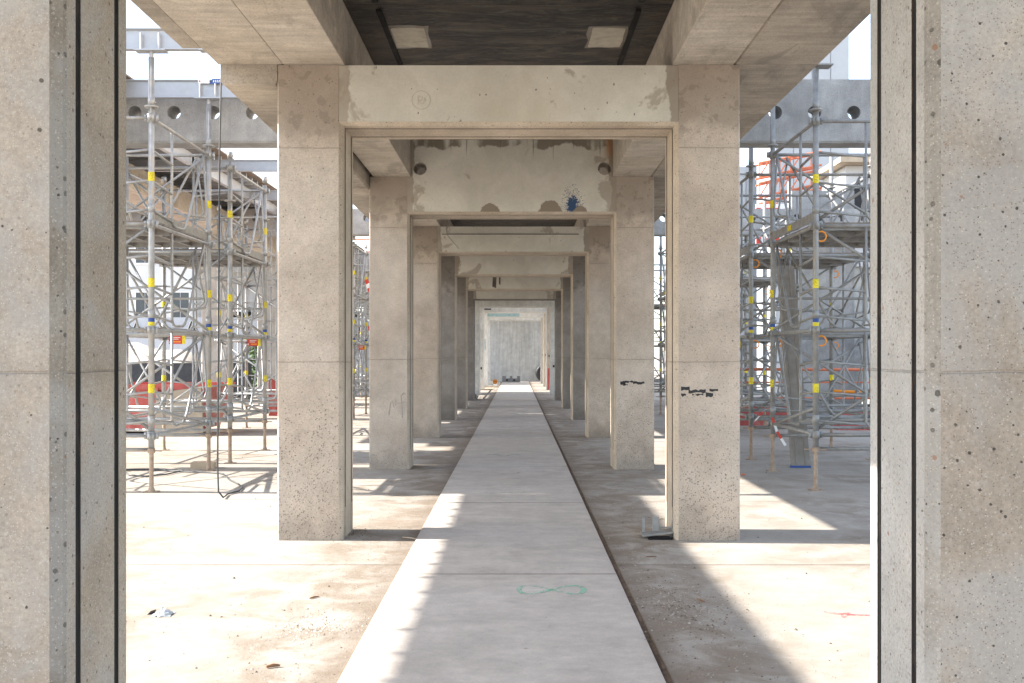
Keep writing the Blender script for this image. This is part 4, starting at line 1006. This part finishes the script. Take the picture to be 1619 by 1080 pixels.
# spray marks lying on the concrete
def flat_ribbon(name, pts, w, mat, z, label):
    mb = MB(); L_, R_ = [], []
    for i, p in enumerate(pts):
        a = Vector(pts[max(0, i-1)]); b = Vector(pts[min(len(pts)-1, i+1)]); t = (b-a).normalized(); nn = Vector((-t.y, t.x)); ww = w*random.uniform(.8, 1.2)/2
        L_.append((p[0]+nn.x*ww, p[1]+nn.y*ww, z)); R_.append((p[0]-nn.x*ww, p[1]-nn.y*ww, z))
    n = len(pts); mb.add(L_+R_, [(i, i+1, n+i+1, n+i) for i in range(n-1)]); return tag(mb.build(name, mat), label, 'spray mark')
c = GX(872, 938); a_ = .205; b_ = .11
pts = [(c.x+a_*math.sin(t), c.y+b_*math.sin(2*t)*(1 if 1 else 1)) for t in [2*math.pi*k/48 for k in range(48)]]
flat_ribbon('spray_mark', pts+pts[:1], .034, M['spray_green'], .0235, 'green sprayed figure eight lying on its side on the near walkway slab')
v = GX(1335, 972)
mbx = MB()
def strokes(name, segs, w, mat, z, label):
    mb = MB()
    for seg in segs:
        L_, R_ = [], []
        for i, p in enumerate(seg):
            a = Vector(seg[max(0, i-1)]); b = Vector(seg[min(len(seg)-1, i+1)]); t = (b-a).normalized(); nn = Vector((-t.y, t.x))*w/2*(1-.5*abs(2*i/(len(seg)-1)-1))
            L_.append((p[0]+nn.x, p[1]+nn.y, z)); R_.append((p[0]-nn.x, p[1]-nn.y, z))
        n = len(seg); z += .0004; mb.add(L_+R_, [(i, i+1, n+i+1, n+i) for i in range(n-1)])
    return tag(mb.build(name, mat), label, 'spray mark')
strokes('spray_mark', [[(v.x-.10, v.y+.06), (v.x-.03, v.y+.01), (v.x+.06, v.y-.01), (v.x+.17, v.y-.02)], [(v.x-.03, v.y-.07), (v.x, v.y-.0), (v.x+.04, v.y+.05)]], .045, M['spray_red'], .003, 'red sprayed cross on the sunlit floor by the right pillar')
v = GX(795, 722)
flat_ribbon('spray_mark', [(v.x-.25+.05*k, v.y+.12*math.sin(k*.9)) for k in range(11)], .04, M['spray_pale'], .0235, 'faint green sprayed squiggle on the third walkway slab')
v = GX(810, 677)
flat_ribbon('spray_mark', [(v.x-.3+.06*k, v.y+.1*math.sin(k*1.1+1)) for k in range(11)], .05, M['spray_pale'], .0235, 'faintest green sprayed squiggle farther up the walkway')
v = GX(795, 783)
flat_ribbon('spray_mark', [(v.x-.2+.045*k, v.y+.06*math.sin(k*1.3+1)) for k in range(11)], .025, M['spray_pale'], .0235, 'faint green sprayed wave on the walkway before the second frame')

# grit and pebbles
def scatter(name, n, fn, label, mats, smin=.0015, smax=.0065, power=3):
    mb = MB()
    for i in range(n):
        x, y = fn(); s = smin+(smax-smin)*random.random()**power; r1, r2, r3 = (random.uniform(.6, 1.3)*s for _ in range(3)); a = random.random()*3.14; ca, sa = math.cos(a), math.sin(a)
        base = [(1, 0, 0), (0, 1, 0), (-1, 0, 0), (0, -1, 0)]
        vs = [(x+(u*ca*r1-v*sa*r2), y+(u*sa*r1+v*ca*r2), .0005) for u, v, _ in base]+[(x+random.uniform(-.3, .3)*s, y+random.uniform(-.3, .3)*s, r3*.9)]
        mb.cur = random.randrange(len(mats)); mb.add(vs, [(0, 1, 4), (1, 2, 4), (2, 3, 4), (3, 0, 4)])
    return tag(mb.build(name, mats), label, 'grit', kind='stuff')
def depth(): return 4.2*math.exp(random.random()**1.1*2.0)
def f_right():
    return .80+abs(random.gauss(0, .42)), depth()
def f_left(): return -.78-abs(random.gauss(0, .55)), depth()
def f_wide():
    x = random.choice((-1, 1))*random.uniform(.85, 4.2); return x, depth()
gm = [M['grit'], plain('grit_dark', (.14, .11, .085), .9, 0, .3), plain('grit_pale', (.38, .345, .30), .9, 0, .2)]
scatter('floor_grit', 6500, f_right, 'grit and crumbs along the right side of the walkway', gm)
scatter('floor_grit', 2600, f_left, 'grit and crumbs along the left side of the walkway', gm, .0015, .007)
scatter('floor_grit', 1500, f_wide, 'scattered grit over the open floor', gm, .002, .013, 4)
def cl(cx, cy, sx, sy): return lambda: (random.gauss(cx, sx), random.gauss(cy, sy))
v = GX(500, 990); scatter('plaster_crumbs', 700, cl(v.x, v.y, .13, .14), 'white plaster crumbs in a patch on the lower left floor', [M['white_frame'], gm[0]], .0015, .007, 2)
v = GX(1090, 960); scatter('plaster_crumbs', 900, cl(v.x, v.y, .16, .35), 'dark crumbs in a patch right of the near walkway', gm, .002, .010, 2)
scatter('dust_heap', 500, cl(-1.35, 8.35, .1, .1), 'dust crumbs at the foot of the first left pillar', gm, .002, .008, 2)
